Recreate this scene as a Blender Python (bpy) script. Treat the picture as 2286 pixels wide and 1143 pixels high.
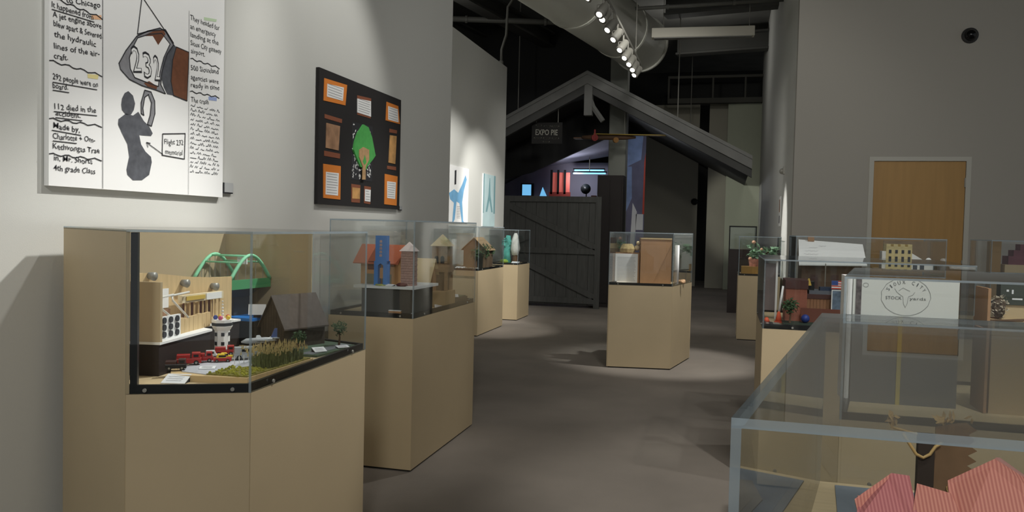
import bpy, bmesh, math, random
from mathutils import Vector, Matrix
random.seed(7)
# ---------------------------------------------------------------- camera, world, light, exposure
sc = bpy.context.scene
COL = sc.collection
for o in list(bpy.data.objects): bpy.data.objects.remove(o)
YAW, PITCH, ROLL, FPX = math.radians(14.87), math.radians(2.06), math.radians(-1.337), 1800.0
fw = Vector((-math.sin(YAW)*math.cos(PITCH), math.cos(YAW)*math.cos(PITCH), -math.sin(PITCH)))
rt = Vector((math.cos(YAW), math.sin(YAW), 0)); dn = fw.cross(rt)
rt2 = rt*math.cos(ROLL)+dn*math.sin(ROLL); dn2 = -rt*math.sin(ROLL)+dn*math.cos(ROLL)
cam = bpy.data.cameras.new('camera'); co = bpy.data.objects.new('camera', cam); COL.objects.link(co)
cam.sensor_width = 36; cam.lens = FPX/2286*36; cam.clip_start = .05; cam.clip_end = 200
m = Matrix((rt2, -dn2, -fw)).transposed().to_4x4(); m.translation = (0, 0, 1.4); co.matrix_world = m
sc.camera = co
w = bpy.data.worlds.new('world'); sc.world = w; w.use_nodes = True
w.node_tree.nodes['Background'].inputs[0].default_value = (.95, 1, 1.02, 1)
w.node_tree.nodes['Background'].inputs[1].default_value = .26
sc.view_settings.view_transform = 'Standard'; sc.view_settings.look = 'None'
sc.view_settings.exposure = 0; sc.view_settings.gamma = 1; sc.view_settings.use_curve_mapping = False
sc.cycles.transparent_max_bounces = 48
sc.cycles.sample_clamp_indirect = 4
def spot(loc, target, power, size=50, blend=.6, color=(1, .985, .945), rad=.04):
    l = bpy.data.lights.new('spot_lamp', 'SPOT'); l.energy = power; l.spot_size = math.radians(size); l.spot_blend = blend
    l.color = color; l.shadow_soft_size = rad
    o = bpy.data.objects.new('spot_lamp', l); COL.objects.link(o); o.location = loc
    o.rotation_euler = (Vector(target)-Vector(loc)).to_track_quat('-Z', 'Y').to_euler()
    return o
# track heads over the room, aimed at the walls and the show cases
SPOTS = [
 ((-.55, 4.3, 3.75), (-1.78, 2.55, .95), 460, 36, .04),
 ((-.45, 3.0, 3.75), (-2.25, 2.7, 2.0), 88, 62, .06),
 ((-.45, 1.6, 3.75), (-2.25, 2.3, 1.9), 10, 62, .06),
 ((-.75, 4.2, 3.75), (-2.25, 4.2, 2.0), 85, 56, .06),
 ((-.85, 5.6, 3.75), (-2.0, 4.7, 1.0), 90, 34, .05),
 ((-1.31, 8.58, 3.68), (-3.4, 10.3, 1.6), 360, 48, .05),
 ((-1.31, 9.9, 3.68), (-3.4, 11.6, 1.5), 330, 46, .05),
 ((-1.25, 9.65, 3.66), (-3.05, 10.5, .5), 260, 34, .05),
 ((.5, 7.9, 3.9), (-.45, 8.6, .6), 420, 34, .05),
 ((-1.31, 11.0, 3.66), (.72, 11.1, 1.25), 420, 24, .05),
 ((-1.31, 9.4, 3.66), (.4, 11.0, 1.0), 70, 26, .05),
 ((1.7, 4.2, 3.9), (.6, 4.9, 1.0), 90, 55, .05),
 ((1.9, 6.0, 3.9), (1.0, 6.4, 1.1), 90, 50, .05),
 ((1.4, 2.1, 3.9), (.7, 3.5, 1.0), 310, 40, .05),
 ((1.2, .5, 3.9), (.42, 1.6, .9), 110, 40, .05),
 # wide unseen floods, added as fill to raise the ambient level
 ((.6, -2.5, 4.3), (-.4, 4.0, .8), 400, 115, .3),
 ((.9, 2.2, 4.5), (-.4, 8.5, .5), 170, 82, .25),
 ((-.2, 5.8, 4.6), (-.9, 11.0, .5), 75, 84, .25),
 ((-.7, 9.6, 4.7), (-1.6, 14.6, .8), 215, 80, .25),
 ((2.8, 3.0, 4.4), (2.1, 9.8, 1.9), 35, 90, .25),
]
for a, b, p, s, r in SPOTS: spot(a, b, p, s, rad=r)
# ---------------------------------------------------------------- materials
def lin(c):
    c = c/255.0
    return c/12.92 if c <= .04045 else ((c+.055)/1.055)**2.4
MC = {}
def mat(name, rgb, rough=.6, metal=0, var=0, scale=12, bump=0, bscale=200, emit=0, spec=.4, stretch=(1, 1, 1)):
    if name in MC: return MC[name]
    m = bpy.data.materials.new(name); m.use_nodes = True; nt = m.node_tree; b = nt.nodes['Principled BSDF']
    col = tuple(lin(v) for v in rgb)+(1,)
    b.inputs['Base Color'].default_value = col; b.inputs['Roughness'].default_value = rough
    b.inputs['Metallic'].default_value = metal; b.inputs['Specular IOR Level'].default_value = spec
    if emit:
        b.inputs['Emission Color'].default_value = col; b.inputs['Emission Strength'].default_value = emit
    if var or bump:
        tc = nt.nodes.new('ShaderNodeTexCoord'); mp = nt.nodes.new('ShaderNodeMapping')
        mp.inputs['Scale'].default_value = stretch; nt.links.new(tc.outputs['Object'], mp.inputs['Vector'])
    if var:
        n = nt.nodes.new('ShaderNodeTexNoise'); n.inputs['Scale'].default_value = scale; n.inputs['Detail'].default_value = 5
        nt.links.new(mp.outputs[0], n.inputs['Vector'])
        r = nt.nodes.new('ShaderNodeValToRGB'); e = r.color_ramp.elements
        e[0].position = .3; e[1].position = .7
        e[0].color = tuple(max(0, v*(1-var)) for v in col[:3])+(1,); e[1].color = tuple(min(1, v*(1+var)) for v in col[:3])+(1,)
        nt.links.new(n.outputs[0], r.inputs[0]); nt.links.new(r.outputs[0], b.inputs['Base Color'])
    if bump:
        n = nt.nodes.new('ShaderNodeTexNoise'); n.inputs['Scale'].default_value = bscale
        nt.links.new(mp.outputs[0], n.inputs['Vector'])
        bp = nt.nodes.new('ShaderNodeBump'); bp.inputs['Strength'].default_value = bump; bp.inputs['Distance'].default_value = .01
        nt.links.new(n.outputs[0], bp.inputs['Height']); nt.links.new(bp.outputs[0], b.inputs['Normal'])
    MC[name] = m; return m
def stripes(name, c1, c2, scale, axis='X', rough=.7, sharp=.1):
    if name in MC: return MC[name]
    m = mat(name, c1, rough); nt = m.node_tree; b = nt.nodes['Principled BSDF']
    tc = nt.nodes.new('ShaderNodeTexCoord'); wv = nt.nodes.new('ShaderNodeTexWave')
    wv.bands_direction = axis; wv.inputs['Scale'].default_value = scale; wv.inputs['Distortion'].default_value = .25
    r = nt.nodes.new('ShaderNodeValToRGB'); e = r.color_ramp.elements
    e[0].position = .5-sharp; e[1].position = .5+sharp
    e[0].color = tuple(lin(v) for v in c1)+(1,); e[1].color = tuple(lin(v) for v in c2)+(1,)
    nt.links.new(tc.outputs['Object'], wv.inputs['Vector']); nt.links.new(wv.outputs[0], r.inputs[0]); nt.links.new(r.outputs[0], b.inputs['Base Color'])
    return m
def acrylic():
    m = bpy.data.materials.new('clear_acrylic'); m.use_nodes = True; nt = m.node_tree; nt.nodes.clear()
    out = nt.nodes.new('ShaderNodeOutputMaterial'); mx = nt.nodes.new('ShaderNodeMixShader')
    tr = nt.nodes.new('ShaderNodeBsdfTransparent'); tr.inputs[0].default_value = (.97, .98, .98, 1)
    gl = nt.nodes.new('ShaderNodeBsdfGlossy'); gl.inputs['Roughness'].default_value = .015
    lw = nt.nodes.new('ShaderNodeLayerWeight'); lw.inputs[0].default_value = .5
    p = nt.nodes.new('ShaderNodeMath'); p.operation = 'POWER'; p.inputs[1].default_value = 4.3
    q = nt.nodes.new('ShaderNodeMath'); q.operation = 'MULTIPLY_ADD'; q.inputs[1].default_value = .95; q.inputs[2].default_value = .045
    nt.links.new(lw.outputs['Facing'], p.inputs[0]); nt.links.new(p.outputs[0], q.inputs[0]); nt.links.new(q.outputs[0], mx.inputs[0])
    nt.links.new(tr.outputs[0], mx.inputs[1]); nt.links.new(gl.outputs[0], mx.inputs[2]); nt.links.new(mx.outputs[0], out.inputs[0])
    return m
def acrylic_edge():
    m = bpy.data.materials.new('acrylic_edge'); m.use_nodes = True; nt = m.node_tree; b = nt.nodes['Principled BSDF']
    b.inputs['Base Color'].default_value = (.38, .44, .475, 1); b.inputs['Roughness'].default_value = .25
    out = nt.nodes['Material Output']; mx = nt.nodes.new('ShaderNodeMixShader'); mx.inputs[0].default_value = .55
    tr = nt.nodes.new('ShaderNodeBsdfTransparent'); tr.inputs[0].default_value = (.8, .88, .92, 1)
    nt.links.new(tr.outputs[0], mx.inputs[1]); nt.links.new(b.outputs[0], mx.inputs[2]); nt.links.new(mx.outputs[0], out.inputs[0])
    return m
GLASS, GEDGE = acrylic(), acrylic_edge()
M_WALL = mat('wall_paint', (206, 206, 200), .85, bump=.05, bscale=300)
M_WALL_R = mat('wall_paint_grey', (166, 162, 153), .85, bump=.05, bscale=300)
M_DARKWALL = mat('dark_wall_paint', (46, 46, 44), .9)
M_BLACK = mat('black_paint', (30, 30, 29), .7)
M_CEIL = mat('black_ceiling', (112, 112, 108), .9, var=.15, scale=2)
M_TAN = mat('tan_laminate', (184, 166, 134), .5, var=.03, scale=3)
M_TANL = mat('tan_board', (190, 170, 134), .6, var=.04, scale=4)
M_DECK = mat('pale_wood_deck', (205, 184, 146), .6, var=.06, scale=8, stretch=(1, 6, 1))
M_LINER = mat('black_liner', (24, 26, 27), .4)
M_WHITE = mat('white_paper', (243, 243, 241), .8)
M_CARD = mat('white_card', (232, 234, 236), .7)
M_INK = mat('black_ink', (46, 46, 50), .8)
M_METAL = mat('grey_metal', (150, 148, 140), .45, metal=.3)
M_PLY = mat('plywood', (214, 186, 138), .65, var=.08, scale=10, stretch=(1, 8, 1))
M_CARDB = mat('brown_cardboard', (176, 136, 100), .8, var=.05, scale=8)
M_BARN = mat('dark_barn_wood', (70, 62, 54), .85, var=.25, scale=60)
M_LEAF = mat('dark_leaf', (52, 78, 46), .8, var=.3, scale=60)
M_TRUNK = mat('brown_trunk', (92, 70, 50), .9)
# ---------------------------------------------------------------- builders
def thing(name, label, cat, loc=(0, 0, 0), rz=0, group=None):
    o = bpy.data.objects.new(name, None); o.empty_display_size = .05; COL.objects.link(o)
    o.location = loc; o.rotation_euler = (0, 0, rz); o['label'] = label; o['category'] = cat
    if group: o['group'] = group
    return o
def tag(o, label, cat, group=None):
    o['label'] = label; o['category'] = cat
    if group: o['group'] = group
    return o
class MB:
    def __init__(s): s.v = []; s.f = []; s.mi = []; s.cur = 0
    def add(s, vs, fs):
        n = len(s.v); s.v += [tuple(v) for v in vs]; s.f += [tuple(i+n for i in f) for f in fs]; s.mi += [s.cur]*len(fs); return s
    def box(s, c, d, rz=0, rx=0, ry=0):
        M = Matrix.Translation(c) @ Matrix.Rotation(rz, 4, 'Z') @ Matrix.Rotation(ry, 4, 'Y') @ Matrix.Rotation(rx, 4, 'X')
        vs = [M @ Vector((x*d[0]/2, y*d[1]/2, z*d[2]/2)) for x in (-1, 1) for y in (-1, 1) for z in (-1, 1)]
        return s.add(vs, [(0, 1, 3, 2), (4, 6, 7, 5), (0, 4, 5, 1), (2, 3, 7, 6), (0, 2, 6, 4), (1, 5, 7, 3)])
    def span(s, a, b):
        return s.box([(a[i]+b[i])/2 for i in range(3)], [abs(b[i]-a[i]) for i in range(3)])
    def prism(s, poly, z0, z1):
        n = len(poly); ar = sum(poly[i][0]*poly[(i+1) % n][1]-poly[(i+1) % n][0]*poly[i][1] for i in range(n))
        if ar < 0: poly = poly[::-1]
        vs = [(p[0], p[1], z0) for p in poly]+[(p[0], p[1], z1) for p in poly]
        return s.add(vs, [tuple(range(n))[::-1], tuple(range(n, 2*n))]+[(i, (i+1) % n, n+(i+1) % n, n+i) for i in range(n)])
    def frus(s, p0, z0, p1, z1):
        n = len(p0); vs = [(p[0], p[1], z0) for p in p0]+[(p[0], p[1], z1) for p in p1]
        return s.add(vs, [tuple(range(n))[::-1], tuple(range(n, 2*n))]+[(i, (i+1) % n, n+(i+1) % n, n+i) for i in range(n)])
    def tube(s, pts, r, n=8):
        pts = [Vector(p) for p in pts]; rs = r if isinstance(r, (list, tuple)) else [r]*len(pts); vs = []; fs = []
        for i, p in enumerate(pts):
            t = (pts[min(i+1, len(pts)-1)]-pts[max(i-1, 0)]).normalized()
            a = t.cross(Vector((0, 0, 1)) if abs(t.z) < .9 else Vector((1, 0, 0))).normalized(); b = t.cross(a)
            vs += [p+(a*math.cos(k*2*math.pi/n)+b*math.sin(k*2*math.pi/n))*rs[i] for k in range(n)]
        for i in range(len(pts)-1):
            fs += [(i*n+k, i*n+(k+1) % n, (i+1)*n+(k+1) % n, (i+1)*n+k) for k in range(n)]
        fs += [tuple(range(n))[::-1], tuple(range((len(pts)-1)*n, len(pts)*n))]
        return s.add(vs, fs)
    def ball(s, c, r, n=8, q=(1, 1, 1), jit=0):
        vs = [(c[0], c[1], c[2]+r*q[2])]; fs = []; k = max(4, n//2+1)
        for i in range(1, k):
            a = math.pi*i/k
            for j in range(n):
                b = 2*math.pi*j/n; rr = r*(1+random.uniform(-jit, jit))
                vs.append((c[0]+rr*q[0]*math.sin(a)*math.cos(b), c[1]+rr*q[1]*math.sin(a)*math.sin(b), c[2]+rr*q[2]*math.cos(a)))
        vs.append((c[0], c[1], c[2]-r*q[2])); L = len(vs)-1
        for j in range(n): fs.append((0, 1+j, 1+(j+1) % n))
        for i in range(k-2):
            for j in range(n): fs.append((1+i*n+j, 1+(i+1)*n+j, 1+(i+1)*n+(j+1) % n, 1+i*n+(j+1) % n))
        for j in range(n): fs.append((L, 1+(k-2)*n+(j+1) % n, 1+(k-2)*n+j))
        return s.add(vs, fs)
    def leaves(s, c, rad, n, size):
        for _ in range(n):
            d = Vector((random.gauss(0, 1), random.gauss(0, 1), random.gauss(0, 1))).normalized()*random.uniform(.35, 1)
            p = Vector((c[0]+d.x*rad[0], c[1]+d.y*rad[1], c[2]+d.z*rad[2]))
            a = Vector((random.gauss(0, 1), random.gauss(0, 1), random.gauss(0, 1))).normalized()*size
            b = a.orthogonal().normalized()*size*.5
            s.add([p-a*.5, p+b*.5+a*.05, p+a*.6, p-b*.5+a*.05, p+a.cross(b).normalized()*size*.12], [(0, 1, 4), (1, 2, 4), (2, 3, 4), (3, 0, 4), (0, 3, 2, 1)])
        return s
    def build(s, name, mt, parent=None, smooth=False, bevel=0):
        me = bpy.data.meshes.new(name); me.from_pydata(s.v, [], s.f)
        for x in (mt if isinstance(mt, (list, tuple)) else [mt]): me.materials.append(x)
        if max(s.mi, default=0): me.polygons.foreach_set('material_index', s.mi)
        if smooth: me.polygons.foreach_set('use_smooth', [True]*len(me.polygons))
        me.update(); o = bpy.data.objects.new(name, me); COL.objects.link(o)
        if parent: o.parent = parent
        if bevel:
            b = o.modifiers.new('bevel', 'BEVEL'); b.width = bevel; b.segments = 2; b.limit_method = 'ANGLE'
        return o
def struct(name, mb, mt, parent=None):
    o = mb.build(name, mt, parent)
    if not parent: o['kind'] = 'structure'
    return o
def copy_tree(o, parent=None):
    c = o.copy(); COL.objects.link(c); c.parent = parent
    for ch in list(o.children): copy_tree(ch, c)
    return c
# flat print on a surface: frame = (origin, u, v, n)
def fr(o, u, v): u, v = Vector(u), Vector(v); return (Vector(o), u, v, u.cross(v))
def flat(name, polys, mt, parent, F, d=.0012):
    mb = MB()
    for p in polys:
        vs = [F[0]+F[1]*a+F[2]*b+F[3]*d for a, b in p]; mb.add(vs, [tuple(range(len(vs)))])
    return mb.build(name, mt, parent)
def ribbon(pts, wd):
    out = []
    for (a, b), (c, d) in zip(pts[:-1], pts[1:]):
        l = math.hypot(c-a, d-b) or 1e-6; nx, ny = -(d-b)/l*wd/2, (c-a)/l*wd/2
        ex, ey = (c-a)/l*wd*.3, (d-b)/l*wd*.3
        out.append([(a-nx-ex, b-ny-ey), (c-nx+ex, d-ny+ey), (c+nx+ex, d+ny+ey), (a+nx-ex, b+ny-ey)])
    return out
def wavy(a, b, amp, n=14): return [(a[0]+(b[0]-a[0])*i/n, a[1]+(b[1]-a[1])*i/n+amp*math.sin(i*1.7)) for i in range(n+1)]
def glyphs(s, bold=0):
    c = bpy.data.curves.new('lettering', 'FONT'); c.body = s; c.size = 1; c.offset = bold; c.resolution_u = 2
    o = bpy.data.objects.new('lettering', c); COL.objects.link(o); bpy.context.view_layer.update()
    me = bpy.data.meshes.new_from_object(o.evaluated_get(bpy.context.evaluated_depsgraph_get()))
    v = [tuple(x.co[:2]) for x in me.vertices]; f = [tuple(p.vertices) for p in me.polygons]
    bpy.data.objects.remove(o); bpy.data.curves.remove(c); bpy.data.meshes.remove(me)
    return v, f
def write(mb, s, F, a, b, h, d=.0014, bold=.0, wob=.0):
    v, f = glyphs(s, bold)
    if not v: return
    x0 = min(p[0] for p in v); x1 = max(p[0] for p in v); L = math.hypot(b[0]-a[0], b[1]-a[1])
    sx = L/(x1-x0); ux, uy = (b[0]-a[0])/L, (b[1]-a[1])/L; vs = []
    for x, y in v:
        px = (x-x0)*sx; py = y*h/.7+wob*math.sin(px*130)+wob*.6*math.sin(px*310+1)
        vs.append(F[0]+F[1]*(a[0]+ux*px-uy*py)+F[2]*(a[1]+uy*px+ux*py)+F[3]*d)
    mb.add(vs, f)
# ---------------------------------------------------------------- room
m = MB(); m.span((-14, -5, -.2), (9, 30, 0))
M_CARPET = mat('brown_grey_carpet', (128, 120, 111), .95, var=.14, scale=1.3, bump=.35, bscale=420)
struct('floor', m, M_CARPET)
m = MB(); m.span((-14, -5, 5.9), (9, 30, 6.1)); struct('ceiling', m, M_CEIL)
m = MB(); m.span((-2.42, -5, 0), (-2.27, 6.44, 5.9)); m.span((-3.55, 6.29, 0), (-2.42, 6.44, 5.9)); struct('wall_left', m, M_WALL)
m = MB(); m.span((-3.70, 6.44, 0), (-3.55, 12.78, 4.0)); struct('wall_left_far', m, M_WALL)
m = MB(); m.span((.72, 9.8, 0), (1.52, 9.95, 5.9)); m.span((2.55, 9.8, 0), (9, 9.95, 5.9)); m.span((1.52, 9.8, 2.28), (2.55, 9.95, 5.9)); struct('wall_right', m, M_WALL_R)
m = MB(); m.span((.72, 9.95, 0), (.87, 20.4, 5.9)); struct('wall_partition', m, M_WALL)
m = MB(); m.span((-14, -5, 0), (-13.8, 26, 5.9)); struct('wall_dark_side', m, M_BLACK)
m = MB(); m.span((-14, 23.5, 0), (9, 23.7, 5.9)); struct('wall_back', m, M_DARKWALL)
# rear corridor walls behind the hanging roof
M_TRIM = mat('dark_trim_paint', (84, 83, 76), .8)
M_OLIVE = mat('olive_grey_paint', (168, 164, 148), .85); M_PALEG = mat('pale_green_paint', (176, 180, 160), .85)
m = MB(); m.span((-2.1, 21, 0), (-.75, 21.15, 4.6)); struct('wall_corridor', m, M_OLIVE)
m = MB(); m.span((-.50, 20.6, 0), (-.06, 20.75, 4.55)); struct('wall_corridor_end', m, M_OLIVE)
m = MB(); m.span((-.06, 20.3, 0), (.72, 20.45, 4.5)); struct('wall_corridor_right', m, M_PALEG)
m = MB(); m.span((-1.5, 21.2, 4.6), (.72, 21.3, 5.2)); struct('trim_1', m, M_DARKWALL)
for i, x in enumerate((-1.5, -.45, .3)):
    m = MB(); m.span((x, 20.1, 4.62), (x+.04, 20.2, 5.1)); struct('trim_%d' % (i+2), m, M_TRIM)
m = MB(); m.span((-1.5, 20.1, 4.5), (.72, 20.2, 4.62)); m.span((-1.5, 20.1, 5.1), (.72, 20.2, 5.16)); struct('trim_5', m, M_TRIM)
# door in the right wall
M_DOOR = mat('oak_door', (172, 134, 78), .5, var=.07, scale=3, stretch=(6, 6, .4))
M_FRAME = mat('door_frame_paint', (184, 182, 172), .6)
dr = thing('door_1', 'plain oak veneer door in grey steel frame', 'door', (2.035, 9.83, 0)); dr['kind'] = 'structure'
m = MB(); m.span((-.463, -.02, .01), (.463, .025, 2.23)); m.build('door_leaf', M_DOOR, dr)
m = MB(); m.span((-.515, -.04, 0), (-.466, .1, 2.28)); m.span((.466, -.04, 0), (.515, .1, 2.28)); m.span((-.466, -.04, 2.233), (.466, .1, 2.28)); m.build('door_frame', M_FRAME, dr)
for z in (2.0, 1.1, .25):
    m = MB(); m.span((.455, -.035, z-.05), (.475, -.02, z+.05)); m.build('hinge', M_METAL, dr)
m = MB(); m.tube([(-.40, -.02, 1.02), (-.40, -.07, 1.02), (-.28, -.075, 1.02)], .011); m.build('door_handle', M_METAL, dr, True)
# outlines of the poster drawings (metres on the board)
BP={
'ora1':[(0.056, 0.719), (0.341, 0.729), (0.323, 0.604), (0.051, 0.591)],
'whi1':[(0.09, 0.693), (0.296, 0.706), (0.286, 0.625), (0.087, 0.619)],
'bro0':[(0.483, 0.691), (0.684, 0.703), (0.685, 0.685), (0.484, 0.671)],
'bro0b':[(0.487, 0.585), (0.682, 0.592), (0.683, 0.574), (0.488, 0.572)],
'whi2':[(0.484, 0.671), (0.678, 0.684), (0.682, 0.585), (0.487, 0.585)],
'ora2':[(0.929, 0.72), (1.127, 0.72), (1.163, 0.599), (0.92, 0.594)],
'whi3':[(0.953, 0.694), (1.115, 0.697), (1.132, 0.608), (0.957, 0.604)],
'bro1':[(0.067, 0.517), (0.284, 0.516), (0.281, 0.492), (0.068, 0.493)],
'bro2':[(0.068, 0.308), (0.265, 0.308), (0.263, 0.279), (0.069, 0.278)],
'pho1':[(0.088, 0.469), (0.256, 0.471), (0.243, 0.325), (0.086, 0.326)],
'ora3':[(0.059, 0.232), (0.275, 0.235), (0.275, 0.035), (0.065, 0.037)],
'whi4':[(0.089, 0.188), (0.248, 0.191), (0.241, 0.057), (0.088, 0.058)],
'bro3':[(0.988, 0.546), (1.115, 0.55), (1.111, 0.527), (0.985, 0.521)],
'bro4':[(0.957, 0.292), (1.109, 0.296), (1.11, 0.271), (0.958, 0.27)],
'pho2':[(0.995, 0.503), (1.107, 0.509), (1.091, 0.314), (0.979, 0.315)],
'ora4':[(0.92, 0.234), (1.137, 0.231), (1.129, 0.026), (0.921, 0.029)],
'whi5':[(0.957, 0.186), (1.106, 0.188), (1.097, 0.071), (0.962, 0.073)],
'bro5':[(0.421, 0.138), (0.548, 0.137), (0.544, 0.025), (0.425, 0.025)],
'pho3':[(0.432, 0.117), (0.541, 0.117), (0.539, 0.049), (0.434, 0.048)],
'bro6':[(0.605, 0.135), (0.702, 0.134), (0.698, 0.021), (0.605, 0.025)],
'whi6':[(0.612, 0.115), (0.697, 0.114), (0.693, 0.037), (0.613, 0.039)],
'pat':[(0.421, 0.519), (0.717, 0.526), (0.72, 0.169), (0.42, 0.166)],
'crown':[(0.56, 0.52), (0.632, 0.511), (0.688, 0.454), (0.746, 0.341), (0.704, 0.31), (0.621, 0.258), (0.612, 0.239), (0.529, 0.251), (0.458, 0.315), (0.427, 0.347), (0.445, 0.401), (0.482, 0.457)],
'trunk':[(0.496, 0.354), (0.555, 0.377), (0.638, 0.368), (0.64, 0.305), (0.59, 0.256), (0.593, 0.175), (0.547, 0.172), (0.55, 0.252), (0.497, 0.31)],
}
WP={
'cone':[(0.447, 0.765), (0.423, 0.613), (0.489, 0.641), (0.585, 0.669), (0.636, 0.625)],
'eng':[(0.419, 0.604), (0.479, 0.638), (0.552, 0.668), (0.585, 0.662), (0.636, 0.618), (0.597, 0.572), (0.565, 0.493), (0.56, 0.441), (0.588, 0.409), (0.534, 0.414), (0.45, 0.418), (0.381, 0.43), (0.333, 0.459), (0.325, 0.481), (0.361, 0.536)],
'engw':[(0.424, 0.599), (0.489, 0.628), (0.563, 0.649), (0.613, 0.617), (0.575, 0.553), (0.554, 0.491), (0.544, 0.431), (0.471, 0.436), (0.41, 0.442), (0.385, 0.472), (0.38, 0.513), (0.399, 0.558)],
'dark':[(0.636, 0.622), (0.653, 0.613), (0.636, 0.558), (0.626, 0.475), (0.638, 0.41), (0.599, 0.409), (0.577, 0.436), (0.56, 0.477), (0.575, 0.546), (0.597, 0.58)],
'brown':[(0.653, 0.614), (0.734, 0.609), (0.725, 0.401), (0.638, 0.41), (0.621, 0.466), (0.631, 0.557)],
'sm1':[(0.449, 0.611), (0.51, 0.644), (0.574, 0.666), (0.585, 0.651), (0.542, 0.597), (0.51, 0.626)],
'sm2':[(0.461, 0.43), (0.491, 0.443), (0.539, 0.43), (0.534, 0.418), (0.481, 0.42)],
'head':[(0.343, 0.351), (0.357, 0.374), (0.376, 0.384), (0.401, 0.371), (0.413, 0.342), (0.406, 0.316), (0.392, 0.297), (0.363, 0.292), (0.343, 0.307), (0.339, 0.327)],
'body':[(0.363, 0.296), (0.325, 0.27), (0.323, 0.249), (0.344, 0.218), (0.373, 0.18), (0.383, 0.132), (0.369, 0.082), (0.374, 0.062), (0.404, 0.043), (0.454, 0.046), (0.495, 0.07), (0.51, 0.122), (0.505, 0.143), (0.473, 0.161), (0.448, 0.187), (0.437, 0.222), (0.504, 0.226), (0.514, 0.238), (0.493, 0.264), (0.462, 0.281), (0.431, 0.313), (0.402, 0.294)],
'loop':[(0.466, 0.403), (0.502, 0.402), (0.524, 0.369), (0.526, 0.319), (0.506, 0.266), (0.483, 0.27), (0.498, 0.308), (0.505, 0.359), (0.487, 0.389), (0.466, 0.375), (0.456, 0.33), (0.462, 0.303), (0.447, 0.308), (0.446, 0.35)],
'ora':[(0.188, 0.625), (0.236, 0.638), (0.236, 0.621), (0.188, 0.612)],
'yel':[(0.17, 0.411), (0.224, 0.418), (0.22, 0.401), (0.172, 0.397)],
'gre':[(0.836, 0.784), (0.927, 0.797), (0.923, 0.785), (0.837, 0.771)],
'blu':[(0.874, 0.444), (0.933, 0.449), (0.933, 0.433), (0.874, 0.428)],
'frame':[(0.573, 0.243), (0.715, 0.261), (0.711, 0.152), (0.571, 0.156)],
'arrow':[(0.478, 0.198), (0.574, 0.16)],
'fold1':[(0.241, 0.695), (0.246, 0.003)],
'fold2':[(0.734, 0.785), (0.74, 0.003)],
}
WT={
'to Chicago':[(0.072, 0.639), (0.231, 0.663)],
'It happened from':[(0.01, 0.607), (0.196, 0.611)],
'A jet engine above':[(0.014, 0.575), (0.236, 0.588)],
'blew apart & Severed':[(0.018, 0.545), (0.236, 0.552)],
'the hydraulic':[(0.02, 0.509), (0.21, 0.517)],
'lines of the air-':[(0.02, 0.469), (0.228, 0.485)],
'craft.':[(0.02, 0.435), (0.081, 0.441)],
'292 people were on':[(0.015, 0.364), (0.22, 0.371)],
'board.':[(0.015, 0.333), (0.082, 0.338)],
'112 died in the':[(0.023, 0.263), (0.212, 0.278)],
'accident.':[(0.027, 0.242), (0.139, 0.248)],
'Made by,':[(0.018, 0.198), (0.135, 0.196)],
'Charlotte + Om-':[(0.016, 0.161), (0.208, 0.169)],
'Kethvongsa Trae':[(0.016, 0.127), (0.23, 0.131)],
'in, Mr. Shorts':[(0.021, 0.087), (0.195, 0.089)],
'4th grade Class':[(0.02, 0.053), (0.209, 0.054)],
'They headed for':[(0.742, 0.749), (0.948, 0.752)],
'an emergency':[(0.743, 0.711), (0.921, 0.717)],
'landing at the':[(0.746, 0.677), (0.942, 0.686)],
'Sioux City gateway':[(0.746, 0.642), (0.963, 0.65)],
'airport.':[(0.749, 0.608), (0.845, 0.615)],
'500 Siouxland':[(0.75, 0.536), (0.944, 0.557)],
'agencies were':[(0.75, 0.497), (0.945, 0.512)],
'ready in time':[(0.751, 0.463), (0.952, 0.485)],
'The crash':[(0.752, 0.401), (0.874, 0.408)],
'2':[(0.395, 0.46), (0.455, 0.472)],
'3':[(0.465, 0.474), (0.517, 0.473)],
'2 ':[(0.533, 0.472), (0.565, 0.471)],
'Flight 232':[(0.585, 0.202), (0.704, 0.21)],
'memorial':[(0.591, 0.162), (0.699, 0.166)],
}
# ---------------------------------------------------------------- posters
pw = thing('poster_board', 'white hand-lettered poster with grey statue and jet engine drawing, left of the black poster', 'poster', (-2.268, 2.265, 1.505))
m = MB(); m.span((0, 0, 0), (.02, .985, .97)); m.build('board', M_WHITE, pw)
F = fr((.02, 0, 0), (0, 1, 0), (0, 0, 1))
G1 = mat('grey_paint', (138, 138, 142), .8, var=.12, scale=40); G2 = mat('dark_grey_paint', (84, 86, 92), .8, var=.25, scale=30); BR = mat('brown_paint', (112, 70, 48), .8, var=.15, scale=40)
flat('engine_drawing', [WP['eng']], G1, pw, F, .0008); flat('engine_face', [WP['engw']], M_WHITE, pw, F, .0012)
flat('engine_dark_side', [WP['dark']], G2, pw, F, .0012); flat('engine_exhaust', [WP['brown']], BR, pw, F, .0014); flat('rust_patch', [WP['sm1']], BR, pw, F, .0016); flat('rust_patch', [WP['sm2']], BR, pw, F, .0016)  # dark grey right side of the drawn engine
flat('statue_drawing', [WP['body'], WP['head']], G2, pw, F, .0012); flat('raised_arm_drawing', [WP['loop']], G1, pw, F, .001)
L = []
for k in ('cone', 'engw', 'brown', 'frame', 'eng', 'loop'): L += ribbon(WP[k]+[WP[k][0]], .004)
L += ribbon(WP['arrow'], .003)+ribbon([(.478, .198), (.5, .197)], .003)+ribbon([(.478, .198), (.487, .18)], .003)+ribbon(WP['fold1'], .0022)+ribbon(WP['fold2'], .0015)
for a, b in (((.0, .425), (.24, .418)), ((.0, .228), (.24, .232)), ((.0, .108), (.24, .108)), ((.03, .64), (.24, .628)), ((.745, .585), (.95, .585)), ((.745, .445), (.95, .452))): L += ribbon(wavy(a, b, .004), .0035)
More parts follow.
